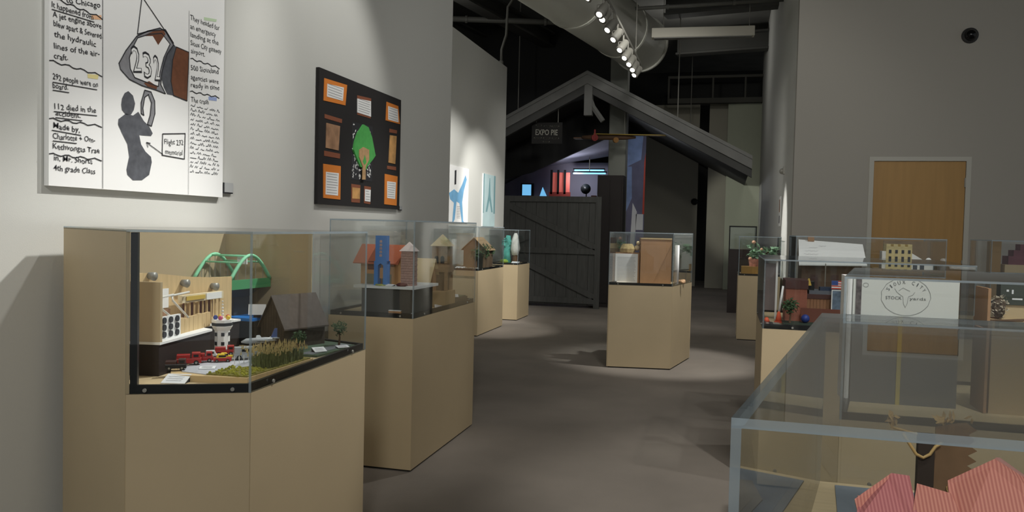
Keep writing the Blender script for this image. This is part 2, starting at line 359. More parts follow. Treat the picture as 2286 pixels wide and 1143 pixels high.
for a, b in (((.015, .354), (.215, .362)), ((.015, .327), (.085, .330)), ((.02, .255), (.215, .267)), ((.027, .235), (.145, .240)), ((.012, .19), (.14, .187)), ((.01, .60), (.20, .604)), ((.016, .154), (.12, .156))): L += ribbon([a, b], .003)
flat('drawn_lines', L, M_INK, pw, F, .002)
for s, (a, b) in WT.items():
    t = s.strip()
    if t in ('2', '3'): continue
    small = a[0] > .55
    mb = MB(); write(mb, t, F, a, b, .020 if not small else .022, bold=.004 if not small else -.004, wob=.0016, d=.0016); mb.build('lettering_line', M_INK, pw)
mb = MB()
for t, a, b, h in (('2', (.40, .462), (.448, .470), .10), ('3', (.462, .452), (.508, .458), .10), ('2', (.522, .452), (.556, .456), .10)): write(mb, t, F, a, b, h, d=.0026, bold=.02)
mb.build('numeral', M_INK, pw)
mb = MB()
for t, a, b, h in (('2', (.40, .462), (.448, .470), .10), ('3', (.462, .452), (.508, .458), .10), ('2', (.522, .452), (.556, .456), .10)): write(mb, t, F, (a[0]+.004, a[1]+.003), (b[0]-.004, b[1]+.003), h-.008, d=.003, bold=-.012)
mb.build('numeral_fill', M_WHITE, pw)
L = []
for i in range(15):
    y = .385-i*.0203; x = .75
    while x < .945:
        wl = random.uniform(.02, .055); x2 = min(x+wl, .955); k = max(3, int((x2-x)/.006))
        L += ribbon([(x+(x2-x)*j/k, y+random.choice((0, .008, .011, .004))*(j % 2)) for j in range(k+1)], .0026); x = x2+.012
flat('scribbled_lettering', L, mat('faded_ink', (104, 106, 110), .8), pw, F, .0016)
flat('orange_highlight', [WP['ora']], mat('orange_marker', (240, 190, 150), .8), pw, F, .0009); flat('yellow_highlight', [WP['yel']], mat('yellow_marker', (240, 226, 160), .8), pw, F, .0009)
flat('green_highlight', [WP['gre']], mat('green_marker', (200, 222, 186), .8), pw, F, .0009); flat('blue_highlight', [WP['blu']], mat('blue_marker', (160, 176, 220), .8), pw, F, .0009)
# black poster
pb = thing('poster_board', 'black poster with green tree and orange framed papers, above the second case', 'poster', (-2.268, 4.14, 1.505))
m = MB(); m.span((0, 0, 0), (.02, 1.182, .77)); m.build('board', mat('black_poster', (40, 38, 38), .85), pb)
ORA = mat('orange_paper', (226, 134, 54), .8); BRP = mat('brown_paper', (140, 84, 60), .8); PH = mat('brown_photo', (168, 130, 100), .6, var=.35, scale=14); PH2 = mat('orange_photo', (210, 160, 100), .6, var=.3, scale=14)
def sheet(name, poly, mt, parent, F, d0, d1):
    mb = MB(); n = len(poly); vs = [F[0]+F[1]*a+F[2]*b+F[3]*d0 for a, b in poly]+[F[0]+F[1]*a+F[2]*b+F[3]*d1 for a, b in poly]
    mb.add(vs, [tuple(range(n, 2*n))]+[(i, (i+1) % n, n+(i+1) % n, n+i) for i in range(n)]); return mb.build(name, mt, parent)
for k, p in BP.items():
    if k.startswith('ora'): sheet('orange_card', p, ORA, pb, F, 0, .003)
    elif k.startswith('bro'): sheet('brown_strip', p, BRP, pb, F, 0, .002)
    elif k.startswith('pho'): sheet('photo_print', p, PH if k == 'pho1' else PH2, pb, F, 0, .0035)
    elif k.startswith('whi'):
        o = sheet('text_sheet', p, M_WHITE, pb, F, 0, .0045)
        u0 = min(q[0] for q in p)+.012; u1 = max(q[0] for q in p)-.012; v0 = min(q[1] for q in p)+.014; v1 = max(q[1] for q in p)-.012; n = max(3, int((v1-v0)/.012))
        flat('text_lines', [r for i in range(n) for r in ribbon([(u0, v0+(v1-v0)*i/(n-1)), (u1-random.uniform(0, .02), v0+(v1-v0)*i/(n-1))], .003)], mat('pale_ink', (150, 150, 152), .8), o, F, .005)
sheet('leaf_pattern', BP['pat'], M_INK, pb, F, 0, .001)
L = []
for _ in range(150):
    x = random.uniform(.43, .70); y = random.uniform(.18, .505); a = random.uniform(0, 3.14); r = random.uniform(.008, .014)
    L.append([(x+r*math.cos(a), y+r*math.sin(a)), (x+r*.45*math.cos(a+1.57), y+r*.45*math.sin(a+1.57)), (x-r*math.cos(a), y-r*math.sin(a)), (x-r*.45*math.cos(a+1.57), y-r*.45*math.sin(a+1.57))])
flat('leaf_print', L, M_WHITE, pb, F, .0016)['kind'] = 'stuff'
sheet('tree_crown', BP['crown'], mat('green_felt', (80, 168, 84), .9, var=.1, scale=30), pb, F, 0, .012)
sheet('tree_trunk', BP['trunk'], mat('tan_felt', (186, 150, 108), .9, var=.15, scale=30), pb, F, .012, .016)
flat('trunk_gap', [[(.545, .285), (.575, .33), (.60, .285), (.575, .265)]], mat('green_felt', (0, 0, 0)), pb, F, .0165)
def label_plate(label, x, y0, y1, z0, z1, group=None):
    t = thing('wall_label', label, 'label', (x, (y0+y1)/2, z0)); h = (y1-y0)/2
    m = MB(); m.span((0, -h, 0), (.012, h, z1-z0)); m.build('backing', M_INK, t)
    m = MB(); m.span((.012, -h+.008, .006), (.014, h, z1-z0)); m.build('card', mat('grey_card', (176, 178, 178), .8), t)
label_plate('small grey caption card beside the white poster', -2.27, 3.27, 3.345, 1.525, 1.575)
label_plate('small dark caption card at lower right corner of black poster', -2.27, 5.345, 5.395, 1.50, 1.53)
# posters on the far left wall
def board2(y0, y1, z0, z1, label):
    t = thing('poster_board', label, 'poster', (-3.548, y0, z0)); m = MB(); m.span((0, 0, 0), (.02, y1-y0, z1-z0)); m.build('board', M_WHITE, t); return t
t = board2(9.75, 10.82, 1.445, 2.20, 'white poster with pale blue figure, on far wall above the cases')
BL = mat('pale_blue_paint', (120, 176, 216), .8, var=.1, scale=10)
flat('blue_figure', [[(.25, .38), (.45, .44), (.62, .40), (.78, .52), (.92, .66), (.98, .60), (.86, .44), (.80, .28), (.86, .02), (.92, .0), (.80, .0), (.68, .26), (.56, .28), (.50, .04), (.44, 0), (.40, .0), (.45, .26), (.30, .30)]], BL, t, F, .001)
flat('dark_print', [[(.46, .50), (.53, .51), (.53, .70), (.46, .69)]], M_INK, t, F, .0012)
flat('text_lines', [r for i in range(8) for r in ribbon([(.58, .06+.022*i), (.72, .06+.022*i)], .006)], mat('pale_ink', (0, 0, 0)), t, F, .0012)
t = board2(11.53, 12.17, 1.40, 2.19, 'narrow pale poster with teal tower drawing, farthest on the left wall')
flat('pale_border', [[(.0, .0), (.64, .0), (.64, .79), (.0, .79)], ], mat('pale_cyan_paint', (196, 220, 222), .8, var=.06, scale=5), t, F, .0006)
flat('tower_drawing', [[(.14, .22), (.27, .48), (.31, .74), (.34, .74), (.38, .48), (.52, .22), (.44, .22), (.33, .40), (.22, .22)], [(.0, .2), (.05, .2), (.05, .79), (.0, .79)], [(.56, .2), (.64, .2), (.64, .79), (.56, .79)]], mat('teal_paint', (126, 168, 174), .8), t, F, .0012)
# papers on the right partition wall
t = thing('notice_sheet', 'small notice strip on narrow right partition wall', 'notice', (.72, 11.9, 1.50))
m = MB(); m.span((-.006, 0, 0), (0, .35, .42)); m.build('sheet', M_WHITE, t)
Fp = fr((-.006, .35, 0), (0, -1, 0), (0, 0, 1))
flat('picture', [[(.06, .2), (.28, .2), (.28, .38), (.06, .38)]], PH, t, Fp, .001); flat('dark_print', [[(.1, .04), (.25, .04), (.25, .15), (.1, .15)]], M_INK, t, Fp, .001)
t = thing('wall_sensor', 'small grey sensor high on narrow right partition wall', 'sensor', (.72, 11.4, 2.24))
m = MB(); m.span((-.02, -.05, -.05), (0, .05, .05)); m.build('base', M_METAL, t); m = MB(); m.ball((-.03, 0, -.01), .04); m.build('lens', M_METAL, t, True)
t = thing('security_camera', 'round black security camera high on wall above door', 'camera', (2.48, 9.8, 3.59))
m = MB(); m.tube([(0, 0, 0), (0, -.03, 0)], [.085, .08], 20); m.build('base', mat('dark_plastic', (60, 60, 60), .5), t, True)
m = MB(); m.ball((0, -.035, 0), .062, 16); m.build('dome', mat('black_dome', (14, 14, 16), .15), t, True)
# ---------------------------------------------------------------- display cases
def offset(poly, d):
    n = len(poly); out = []
    for i in range(n):
        a, b, c = Vector(poly[i-1]), Vector(poly[i]), Vector(poly[(i+1) % n])
        e1 = (b-a).normalized(); e2 = (c-b).normalized(); n1 = Vector((-e1.y, e1.x)); n2 = Vector((-e2.y, e2.x))
        k = (n1+n2); k = k/(k.length_squared/2) if k.length > 1e-6 else n1
        out.append(tuple(b+k*d))
    return out
def glass_pane(parent, a, b, z0, z1, t, name='glass_pane'):
    a, b = Vector(a), Vector(b); e = (b-a).normalized(); n = Vector((-e.y, e.x)); mb = MB()
    q = [a, b, b+n*t, a+n*t]; vs = [(p.x, p.y, z0) for p in q]+[(p.x, p.y, z1) for p in q]
    mb.add(vs, [(0, 1, 5, 4), (2, 3, 7, 6)]); mb.cur = 1; mb.add(vs, [(1, 2, 6, 5), (3, 0, 4, 7), (4, 5, 6, 7), (3, 2, 1, 0)])
    return mb.build(name, [GLASS, GEDGE], parent)
def top_pane(parent, poly, z0, z1):
    n = len(poly); vs = [(p[0], p[1], z0) for p in poly]+[(p[0], p[1], z1) for p in poly]; mb = MB()
    mb.add(vs, [tuple(range(n))[::-1], tuple(range(n, 2*n))]); mb.cur = 1; mb.add(vs, [(i, (i+1) % n, n+(i+1) % n, n+i) for i in range(n)])
    return mb.build('top_pane', [GLASS, GEDGE], parent)
def case(label, poly, hp, ht, t=.008, skip=(), solid=(), liner=.026, group='tan plinth show cases', mt=None, kick=True):
    """poly counter-clockwise in world xy; the thing sits at its first corner"""
    o = Vector(poly[0]); P = [tuple(Vector(p)-o) for p in poly]; n = len(P)
    c = thing('display_case', label, 'display case', (o.x, o.y, 0), 0, group); mt = mt or M_TAN
    Q = offset(P, .004)
    mb = MB(); mb.prism(offset(P, .012), .0, .02); mb.build('kick_base', M_BLACK, c)
    for i in range(n):   # plinth side panels with a fine joint at each corner
        a, b = Vector(P[i]), Vector(P[(i+1) % n]); e = (b-a).normalized(); nn = Vector((-e.y, e.x)); top = ht-.004 if i in solid else hp
        a2, b2 = a+e*.0015, b-e*.0015
        q = [a2, b2, b2+nn*.012, a2+nn*.012]; mb = MB(); mb.prism([tuple(x) for x in q], .012, top); mb.build('side_panel', mt, c)
    mb = MB(); mb.prism(offset(P, .013), hp-.03, hp+.012); mb.build('deck', M_DECK, c)
    R0, R1 = offset(P, t+.001), offset(P, t+.014); mb = MB()
    for i in range(n):
        j = (i+1) % n; mb.prism([R0[i], R0[j], R1[j], R1[i]], hp-.004, hp+liner)
    mb.build('black_liner', M_LINER, c)
    for i in range(n):
        if i in skip or i in solid: continue
        glass_pane(c, P[i], P[(i+1) % n], hp, ht-t, t)
    top_pane(c, P, ht-t, ht)
    for i in range(n):
        if i in skip or i in solid: continue
        a, b = Vector(P[i]), Vector(P[(i+1) % n]); e = (b-a).normalized(); nn = Vector((e.y, -e.x)); L = (b-a).length
        for f in (.15, .85) if L > .3 else (.5,):
            p = a+e*L*f; mb = MB(); mb.tube([(p.x, p.y, hp+.012), (p.x+nn.x*.004, p.y+nn.y*.004, hp+.012)], .006, 8); mb.build('screw', M_METAL, c)
    return c
# 1: angled case in the left foreground
C1 = [(-2.2, 2.28), (-1.726, 2.024), (-1.40, 2.179), (-1.453, 3.107), (-1.754, 3.2), (-2.2, 3.2)]
c1 = case('angled tan show case in left foreground holding the green bridge and toy vehicles', C1, .871, 1.367, solid=(0, 4, 5))
mb = MB(); a = Vector((.474, -.256)); e = (Vector((.8, -.101))-a).normalized(); nn = Vector((-e.y, e.x))
q = [a+e*.01+nn*.009, a+e*.03+nn*.009, a+e*.03+nn*.03, a+e*.01+nn*.03]; mb.prism([tuple(x) for x in q], .87, 1.358); mb.build('corner_post', M_LINER, c1)
# 2 and the others
def rect(x0, x1, y0, y1): return [(x0, y0), (x1, y0), (x1, y1), (x0, y1)]
case('second tan show case from left, holding the blue tower and orange-roofed house', rect(-2.21, -1.685, 4.219, 5.365), .871, 1.424)
case('tan show case holding the brown house among trees, below blue figure poster', rect(-3.46, -3.02, 9.73, 10.92), .835, 1.395)
case('farthest tan show case by left wall, holding the teal model', rect(-3.46, -3.0, 11.65, 12.39), .835, 1.36)
case('free-standing tan show case in middle of the floor holding cardboard', [(-1.14, 8.114), (-.508, 8.205), (-.355, 9.05), (-.987, 8.96)], .84, 1.376)
case('tan show case with leafy plant model against right partition wall', rect(.16, .68, 10.87, 11.6), .84, 1.35)
case('tan show case holding brick models and small flag, right of centre', rect(.205, 1.25, 4.62, 5.5), .875, 1.257)
case('tan show case holding white-roofed building and yellow castle, nearest the oak door', rect(.48, 1.46, 6.1, 6.75), .87, 1.385)
case('tan show case with the lettered white box, behind the nearest glass case', [(.416, 3.116), (1.60, 3.116), (1.44, 4.0), (.575, 4.0)], .73, 1.25)
case('nearest glass case at lower right, holding the pink striped house', [(.013, 1.054), (1.55, 1.054), (1.28, 2.56), (.282, 2.56)], .65, 1.165, t=.013, liner=.006)
case('tan show case at far right edge holding maroon model', rect(2.10, 3.0, 7.4, 8.0), .87, 1.385)
# black pedestal with glass hood beside the partition
bp = thing('display_case', 'dark pedestal with black-edged glass hood beyond the plant case', 'display case', (.27, 14.7, 0))
m = MB(); m.span((-.23, -.23, 0), (.23, .23, 1.10)); m.build('pedestal', mat('dark_brown_laminate', (50, 42, 40), .6), bp, bevel=.004)
for a, b in (((-.22, -.22), (.22, -.22)), ((.22, -.22), (.22, .22)), ((.22, .22), (-.22, .22)), ((-.22, .22), (-.22, -.22))): glass_pane(bp, a, b, 1.10, 1.49, .006)
for x in (-.22, .22):
    for y in (-.22, .22):
        m = MB(); m.span((x-.009, y-.009, 1.1), (x+.009, y+.009, 1.5)); m.build('edge_post', M_BLACK, bp)
m = MB(); m.span((-.23, -.23, 1.49), (.23, -.21, 1.51)); m.span((-.23, .21, 1.49), (.23, .23, 1.51)); m.span((-.23, -.21, 1.49), (-.21, .21, 1.51)); m.span((.21, -.21, 1.49), (.23, .21, 1.51)); m.build('top_rail', M_BLACK, bp)
# label cards
def card(label, x, y, z, rz, wd=.06, dp=.04, tilt=.35, group='exhibit caption cards'):
    t = thing('caption_card', label, 'card', (x, y, z), rz, group)
    m = MB(); h = dp*math.sin(tilt); m.add([(-wd/2, -dp/2, 0), (wd/2, -dp/2, 0), (wd/2, dp/2, h), (-wd/2, dp/2, h), (-wd/2, dp/2, 0), (wd/2, dp/2, 0)], [(3, 2, 5, 4), (0, 4, 5, 1), (0, 3, 4), (1, 5, 2)]); m.build('wedge', M_INK, t)
    m = MB(); m.add([(-wd/2, -dp/2, .0005), (wd/2, -dp/2, .0005), (wd/2, dp/2, h+.0005), (-wd/2, dp/2, h+.0005), (-wd/2, -dp/2, .003), (wd/2, -dp/2, .003), (wd/2, dp/2, h+.003), (-wd/2, dp/2, h+.003)], [(4, 5, 6, 7), (0, 1, 5, 4), (1, 2, 6, 5), (2, 3, 7, 6), (3, 0, 4, 7), (3, 2, 1, 0)]); m.build('card', M_CARD, t)
    Fc = fr((0, -dp/2, .0035), (1, 0, 0), (0, math.cos(tilt), math.sin(tilt)))
    flat('text_lines', [r for i in range(3) for r in ribbon([(-wd*.35, dp*(.25+.22*i)), (wd*.3, dp*(.25+.22*i))], .0018)], mat('pale_ink', (0, 0, 0)), t, Fc, .0004)
    return t
card('white caption card at front left corner of the angled case', -1.672, 2.185, .883, .25, .075, .055)
# ---------------------------------------------------------------- exhibits in the angled case
DK = .883
RZ1 = math.radians(9.0); O1 = Vector((-1.786, 2.246))
def lo(x, y): v = Vector((x, y))-O1; return (v.x*math.cos(RZ1)+v.y*math.sin(RZ1), -v.x*math.sin(RZ1)+v.y*math.cos(RZ1))
t = thing('platform_box', 'black platform box under the plywood stage model', 'riser', (O1.x, O1.y, DK), RZ1)
FP = [lo(*p) for p in ((-1.786, 2.246), (-1.844, 2.60), (-1.935, 2.63), (-1.93, 2.915), (-1.985, 2.915), (-1.985, 2.215))]
m = MB(); m.prism(FP, 0, .104); m.build('box', mat('dark_brown_riser', (44, 36, 34), .6), t)
st = thing('stage_model', 'plywood stage model with white rails and speaker panel, on black platform', 'model', (O1.x, O1.y, DK+.104), RZ1)
m = MB(); m.prism([lo(*p) for p in ((-1.78, 2.243), (-1.838, 2.603), (-1.93, 2.636), (-1.925, 2.915), (-1.985, 2.915), (-1.985, 2.21))], 0, .008); m.build('floor_board', M_WHITE, st)
m = MB(); m.prism([lo(*p) for p in ((-1.783, 2.248), (-1.783, 2.258), (-1.972, 2.225), (-1.972, 2.215))], .008, .205); m.build('end_panel', M_TANL, st)
A, B = Vector(lo(-1.968, 2.222)), Vector(lo(-1.968, 2.915)); n_ = Vector((-(B-A).y, (B-A).x)).normalized()*.008
prof = [(0, .216), (.25, .222), (.38, .214), (.6, .196), (.8, .186), (1, .182)]
vs = [(A.x, A.y, .008), (B.x, B.y, .008)]+[tuple(A+(B-A)*u)+(z,) for u, z in reversed(prof)]; k_ = len(vs)
m = MB(); m.add(vs+[(x+n_.x, y+n_.y, z) for x, y, z in vs], [tuple(range(k_)), tuple(range(k_, 2*k_))[::-1]]+[(i, k_+i, k_+(i+1) % k_, (i+1) % k_) for i in range(k_)]); m.build('back_panel', M_PLY, st)
def bk(y, off): return lo(-1.968+off, y)      # a spot at distance off in front of the back panel
def slab2(name, y0, y1, o0, o1, z0, z1, mt, par=None):
    m = MB(); m.prism([bk(y0, o0), bk(y0, o1), bk(y1, o1), bk(y1, o0)], z0, z1); return m.build(name, mt, par or st)
sp = MB(); sp.prism([lo(-1.828, 2.305), lo(-1.840, 2.425), lo(-1.850, 2.424), lo(-1.838, 2.304)], .008, .082); sp = sp.build('speaker_panel', M_WHITE, st)
for i in range(3):
    for j in range(3):
        q = lo(-1.828-.1*(.02+.038*i), 2.325+.038*i); m = MB(); m.tube([(q[0]-.002, q[1], .021+.024*j), (q[0]+.005, q[1], .021+.024*j)], .0105, 12); m.build('speaker_cone', M_INK, sp)
for i in range(7):
    a, b = Vector((-1.853, 2.44))+Vector((-.0062, .0335))*i, Vector((-1.853, 2.44))+Vector((-.0062, .0335))*(i+.94)
    m = MB(); m.prism([lo(*a), lo(*b), lo(b.x-.012, b.y), lo(a.x-.012, a.y)], .008, .062+random.uniform(-.003, .003)); m.build('plank', M_PLY, st)
for i in range(9):
    q = bk(2.58+i*.026, .03); m = MB(); m.tube([(q[0], q[1], .008), (q[0], q[1], .105)], .0032, 6); m.build('pole', M_PLY, st)
for a in ((2.60, .016), (2.645, .012), (2.70, .028), (2.755, .022)): slab2('dark_slot', a[0], a[0]+a[1], .003, .008, .03, .10, BR)
slab2('beam', 2.55, 2.80, .02, .04, .104, .132, mat('cream_board', (226, 212, 178), .7)); slab2('yellow_strip', 2.57, 2.68, .0405, .044, .112, .127, mat('yellow_paint', (208, 178, 84), .6)); slab2('white_sheet', 2.69, 2.785, .0405, .043, .106, .131, M_WHITE)
WP1 = mat('white_plastic', (228, 226, 218), .4)
for y0, y1, x in ((2.31, 2.40, -1.86), (2.43, 2.50, -1.885)):
    m = MB(); m.tube([lo(x+.02, y1)+(.06,), lo(x, y0+.01)+(.125,), lo(x-.005, y0+.014)+(.135,), lo(x-.02, y0+.03)+(.14,), lo(x-.03, y0+.14)+(.145,)], .004, 8); m.build('white_rail', WP1, st, True)
for y, z in ((2.42, .212), (2.60, .176), (2.78, .152)):
    q = bk(y, 0); q2 = bk(y, .025); m = MB(); m.tube([q+(z,), q2+(z-.003,)], [.012, .016], 10); m.build('stage_lamp', M_METAL, st, True)
slab2('photo_sheet', 2.43, 2.52, .001, .004, .09, .16, M_WHITE); slab2('dark_picture', 2.44, 2.53, .001, .004, .02, .085, PH)
# control tower
t = thing('control_tower_model', 'white control tower model with coloured balls on its roof', 'model', (-1.845, 2.675, DK))
m = MB(); m.tube([(0, 0, 0), (0, 0, .10)], [.028, .028], 8); m.build('shaft', M_WHITE, t)
m = MB(); m.tube([(0, 0, .10), (0, 0, .114), (0, 0, .14)], [.030, .038, .040], 8); m.build('cab', M_WHITE, t)
m = MB(); m.tube([(0, 0, .117), (0, 0, .129)], [.0386, .0402], 8); m.build('window_band', M_INK, t)
for a in range(6):
    for z in (.05, .085):
        m = MB(); m.box((.0265*math.cos(a*1.047-.9), .0265*math.sin(a*1.047-.9), z), (.004, .012, .013), rz=a*1.047-.9); m.build('window', M_INK, t)
for i, c in enumerate(((230, 196, 60), (196, 60, 50), (230, 196, 60), (60, 80, 160), (200, 90, 120))):
    m = MB(); m.ball((.025*math.cos(i*1.26), .025*math.sin(i*1.26), .148), .009, 8); m.build('bead', mat('bead_%d' % i, c, .3), t, True)
for i in range(6):
    m = MB(); m.ball((0, 0, .146+i*.0125), .0065-.0006*i, 8); m.build('aerial_bead', WP1, t, True)
# bridge
t = thing('platform_box', 'black platform box under the green arch bridge', 'riser', (-2.01, 3.05, DK))
m = MB(); m.span((-.13, -.11, 0), (.13, .125, .10)); m.build('box', M_LINER, t)
br = thing('bridge_model', 'green tied-arch bridge model on black pedestal and blue water base', 'model', (-2.05, 3.055, DK+.10), math.radians(-6))
m = MB(); m.span((-.075, -.095, 0), (.165, .10, .012)); m.build('water_base', mat('blue_paint', (40, 120, 200), .4), br)
m = MB(); m.frus([(-.04, -.05), (.04, -.05), (.04, .05), (-.04, .05)], .012, [(-.04, -.05), (.04, -.05), (.04, .05), (-.04, .05)], .09); m.frus([(-.04, -.05), (.04, -.05), (.04, .05), (-.04, .05)], .09, [(-.07, -.11), (.07, -.11), (.07, .11), (-.07, .11)], .135); m.build('pedestal', mat('dark_slate_paint', (50, 54, 58), .6), br)
GR = mat('bridge_green', (76, 150, 100), .5); GRL = mat('bridge_mint', (140, 214, 170), .5)
m = MB(); m.span((-.105, -.13, .135), (.085, .13, .142)); m.build('roadway', M_METAL, br)
for x in (-.105, .085):
    m = MB(); m.span((x-.004, -.13, .128), (x+.004, .13, .168)); m.build('side_girder', GR, br)
    m = MB(); m.tube([(x, -.13+.26*i/16, .165+.105*math.sin(math.pi*i/16)) for i in range(17)], .0075, 8); a = m.build('arch', GRL, br, True)
    for i in (3, 6, 8, 10, 13):
        m = MB(); m.tube([(x, -.13+.26*i/16, .165), (x, -.13+.26*i/16, .165+.105*math.sin(math.pi*i/16))], .0013, 5); m.build('hanger', M_METAL, a)
for i in (4, 6.5, 9.5, 12):
    m = MB(); m.tube([(-.105, -.13+.26*i/16, .165+.105*math.sin(math.pi*i/16)), (.085, -.13+.26*i/16, .165+.105*math.sin(math.pi*i/16))], .004, 6); m.build('cross_brace', GRL, br, True)
m = MB(); m.box((.0, .05, .245), (.05, .006, .035)); m.build('sign_panel', M_CARD, br)
def toy_car(name, label, x, y, z, rz, L, Wd, H, body, top, style='truck', group='toy vehicles in the angled case'):
    t = thing(name, label, 'toy vehicle', (x, y, z), rz, group); r = H*.2
    m = MB(); m.span((-L/2, -Wd/2, r*.8), (L/2, Wd/2, H*.55)); m.build('body', body, t, bevel=.0015)
    m = MB()
    if style == 'truck': m.span((L*.12, -Wd*.48, H*.55), (L*.46, Wd*.48, H)); m.span((-L*.48, -Wd*.46, H*.55), (L*.05, Wd*.46, H*.85))
    elif style == 'van': m.frus([(-L*.48, -Wd*.48), (L*.4, -Wd*.48), (L*.4, Wd*.48), (-L*.48, Wd*.48)], H*.55, [(-L*.46, -Wd*.42), (L*.25, -Wd*.42), (L*.25, Wd*.42), (-L*.46, Wd*.42)], H)
    else: m.frus([(-L*.35, -Wd*.48), (L*.22, -Wd*.48), (L*.22, Wd*.48), (-L*.35, Wd*.48)], H*.55, [(-L*.26, -Wd*.4), (L*.08, -Wd*.4), (L*.08, Wd*.4), (-L*.26, Wd*.4)], H)
    m.build('cabin', top, t, bevel=.0012)
    m = MB(); m.box((L*.29 if style == 'truck' else 0, 0, H*.76), (L*.2 if style == 'truck' else L*.4, Wd*1.0, H*.2)); m.build('window', M_LINER, t)
    for sx in (-.3, .3):
        for sy in (-1, 1):
            m = MB(); m.tube([(L*sx, sy*Wd*.42, r), (L*sx, sy*Wd*.54, r)], r, 10); wh = m.build('wheel', M_LINER, t)
            m = MB(); m.tube([(L*sx, sy*Wd*.535, r), (L*sx, sy*Wd*.55, r)], r*.5, 8); m.build('hub', M_METAL, wh)
    return t
RED = mat('toy_red', (168, 44, 40), .35); TBK = mat('toy_black', (30, 30, 32), .35); TYE = mat('toy_yellow', (224, 190, 50), .4); TWH = mat('toy_white', (214, 216, 216), .35); TSI = mat('toy_silver', (168, 172, 174), .3)
# airfield board
ab = thing('airfield_model', 'wooden base board with grey runway, grass and cornfield', 'model', (-1.60, 2.45, DK))
bpoly = [(-.105, -.25), (.15, -.215), (.153, .20), (-.20, .26), (-.165, -.17)]
m = MB(); m.prism(bpoly, 0, .02); m.build('base_board', M_PLY, ab)
m = MB(); m.prism([(-.10, -.20), (.0, -.215), (.06, .05), (-.04, .22), (-.19, .25), (-.155, -.14)], .02, .0225); m.build('runway', mat('runway_grey', (186, 188, 194), .7, var=.08, scale=40), ab)
m = MB(); m.prism([(.0, -.213), (.145, -.205), (.148, .19), (.0, .215), (.07, .05)], .02, .024); m.build('grass_patch', mat('dry_grass', (130, 124, 60), .9, var=.4, scale=120), ab)
m = MB()
for i in range(420):
    u = random.uniform(.01, .14); v = random.uniform(-.06, .19)
    if u < .06 and v < 0: continue
    h = random.uniform(.03, .055); a = random.uniform(0, 3.1); dx, dy = .004*math.cos(a), .004*math.sin(a)
    lx, ly = random.uniform(-.006, .006), random.uniform(-.006, .006)
    m.add([(u-dx, v-dy, .022), (u+dx, v+dy, .022), (u+lx, v+ly, .022+h), (u-dy*.6, v+dx*.6, .022)], [(0, 1, 2), (1, 3, 2), (3, 0, 2)])
o = m.build('corn_stalks', mat('corn_green', (110, 118, 74), .9, var=.35, scale=80), ab); o['kind'] = 'stuff'
m = MB()
for i in range(220):
    u = random.uniform(.01, .14); v = random.uniform(-.05, .19); z = random.uniform(.055, .08)
    m.add([(u-.003, v, z), (u+.003, v, z), (u, v+.003, z+.016), (u, v-.003, z)], [(0, 1, 2), (1, 3, 2), (3, 0, 2)])
o = m.build('corn_tassels', mat('corn_tan', (196, 176, 120), .9, var=.2, scale=80), ab); o['kind'] = 'stuff'
m = MB()
for i in range(160):
    u = random.uniform(.0, .14); v = random.uniform(-.21, -.07); m.ball((u, v, .025), random.uniform(.002, .006), 5)
o = m.build('grass_tufts', mat('moss_yellow', (160, 158, 60), .9, var=.4, scale=90), ab); o['kind'] = 'stuff'
for i, (x, y) in enumerate(((-1.62, 2.42), (-1.615, 2.44), (-1.61, 2.46), (-1.605, 2.48), (-1.60, 2.50))):
    m = MB(); m.tube([(x+1.6, y-2.45, .022), (x+1.6, y-2.45, .05)], .0013, 5); m.build('fence_post', WP1, ab)
dz = DK+.0225
toy_car('toy_truck', 'black toy pickup with red top, first of the toy vehicles', -1.735, 2.265, dz, .55, .065, .03, .036, TBK, mat('toy_brown', (70, 46, 42), .4), 'truck')
toy_car('toy_fire_engine', 'red toy fire engine behind the black toy pickup', -1.757, 2.36, dz, .6, .08, .032, .042, RED, RED)
toy_car('toy_fire_engine', 'second red toy truck, beside the white toy ambulance', -1.745, 2.425, dz, .6, .06, .03, .036, RED, RED)
toy_car('toy_ambulance', 'small white toy ambulance between red toys', -1.762, 2.492, dz, .6, .04, .024, .030, TWH, TWH, 'van')
toy_car('toy_car', 'red toy car with yellow roof, middle of the line', -1.69, 2.452, dz, .6, .06, .028, .028, RED, TYE, 'car')
toy_car('toy_car', 'yellow toy car nearest the silver toy bus', -1.717, 2.508, dz, .6, .05, .026, .022, TYE, TYE, 'car')
toy_car('toy_fire_engine', 'red toy truck at the foot of the control tower', -1.765, 2.575, dz, .6, .07, .03, .036, RED, RED)
toy_car('toy_bus', 'silver toy van in front of the control tower', -1.645, 2.53, dz, .7, .09, .036, .045, TSI, TSI, 'van')
# aeroplane
t = thing('airplane_model', 'grey model airplane on clear stand above the runway', 'model', (-1.635, 2.60, dz), math.radians(235))
m = MB(); m.tube([(-.06, 0, .062), (-.045, 0, .06), (-.02, 0, .06), (.05, 0, .06), (.07, 0, .058)], [.002, .007, .010, .010, .003], 10); m.build('fuselage', TSI, t, True)
for s in (-1, 1):
    m = MB(); m.add([(.02, 0, .058), (-.012, 0, .058), (-.03, s*.075, .066), (-.018, s*.075, .066), (.02, 0, .061), (-.012, 0, .061), (-.03, s*.075, .068), (-.018, s*.075, .068)], [(0, 1, 2, 3), (7, 6, 5, 4), (0, 3, 7, 4), (1, 5, 6, 2), (3, 2, 6, 7)]); m.build('wing', TSI, t)
m = MB(); m.add([(-.065, -.0015, .064), (-.04, -.0015, .064), (-.065, -.0015, .10), (-.055, -.0015, .10), (-.065, .0015, .064), (-.04, .0015, .064), (-.065, .0015, .10), (-.055, .0015, .10)], [(0, 2, 3, 1), (4, 5, 7, 6), (0, 4, 6, 2), (1, 3, 7, 5), (2, 6, 7, 3)]); m.build('tail_fin', mat('tail_blue', (90, 110, 160), .4), t)
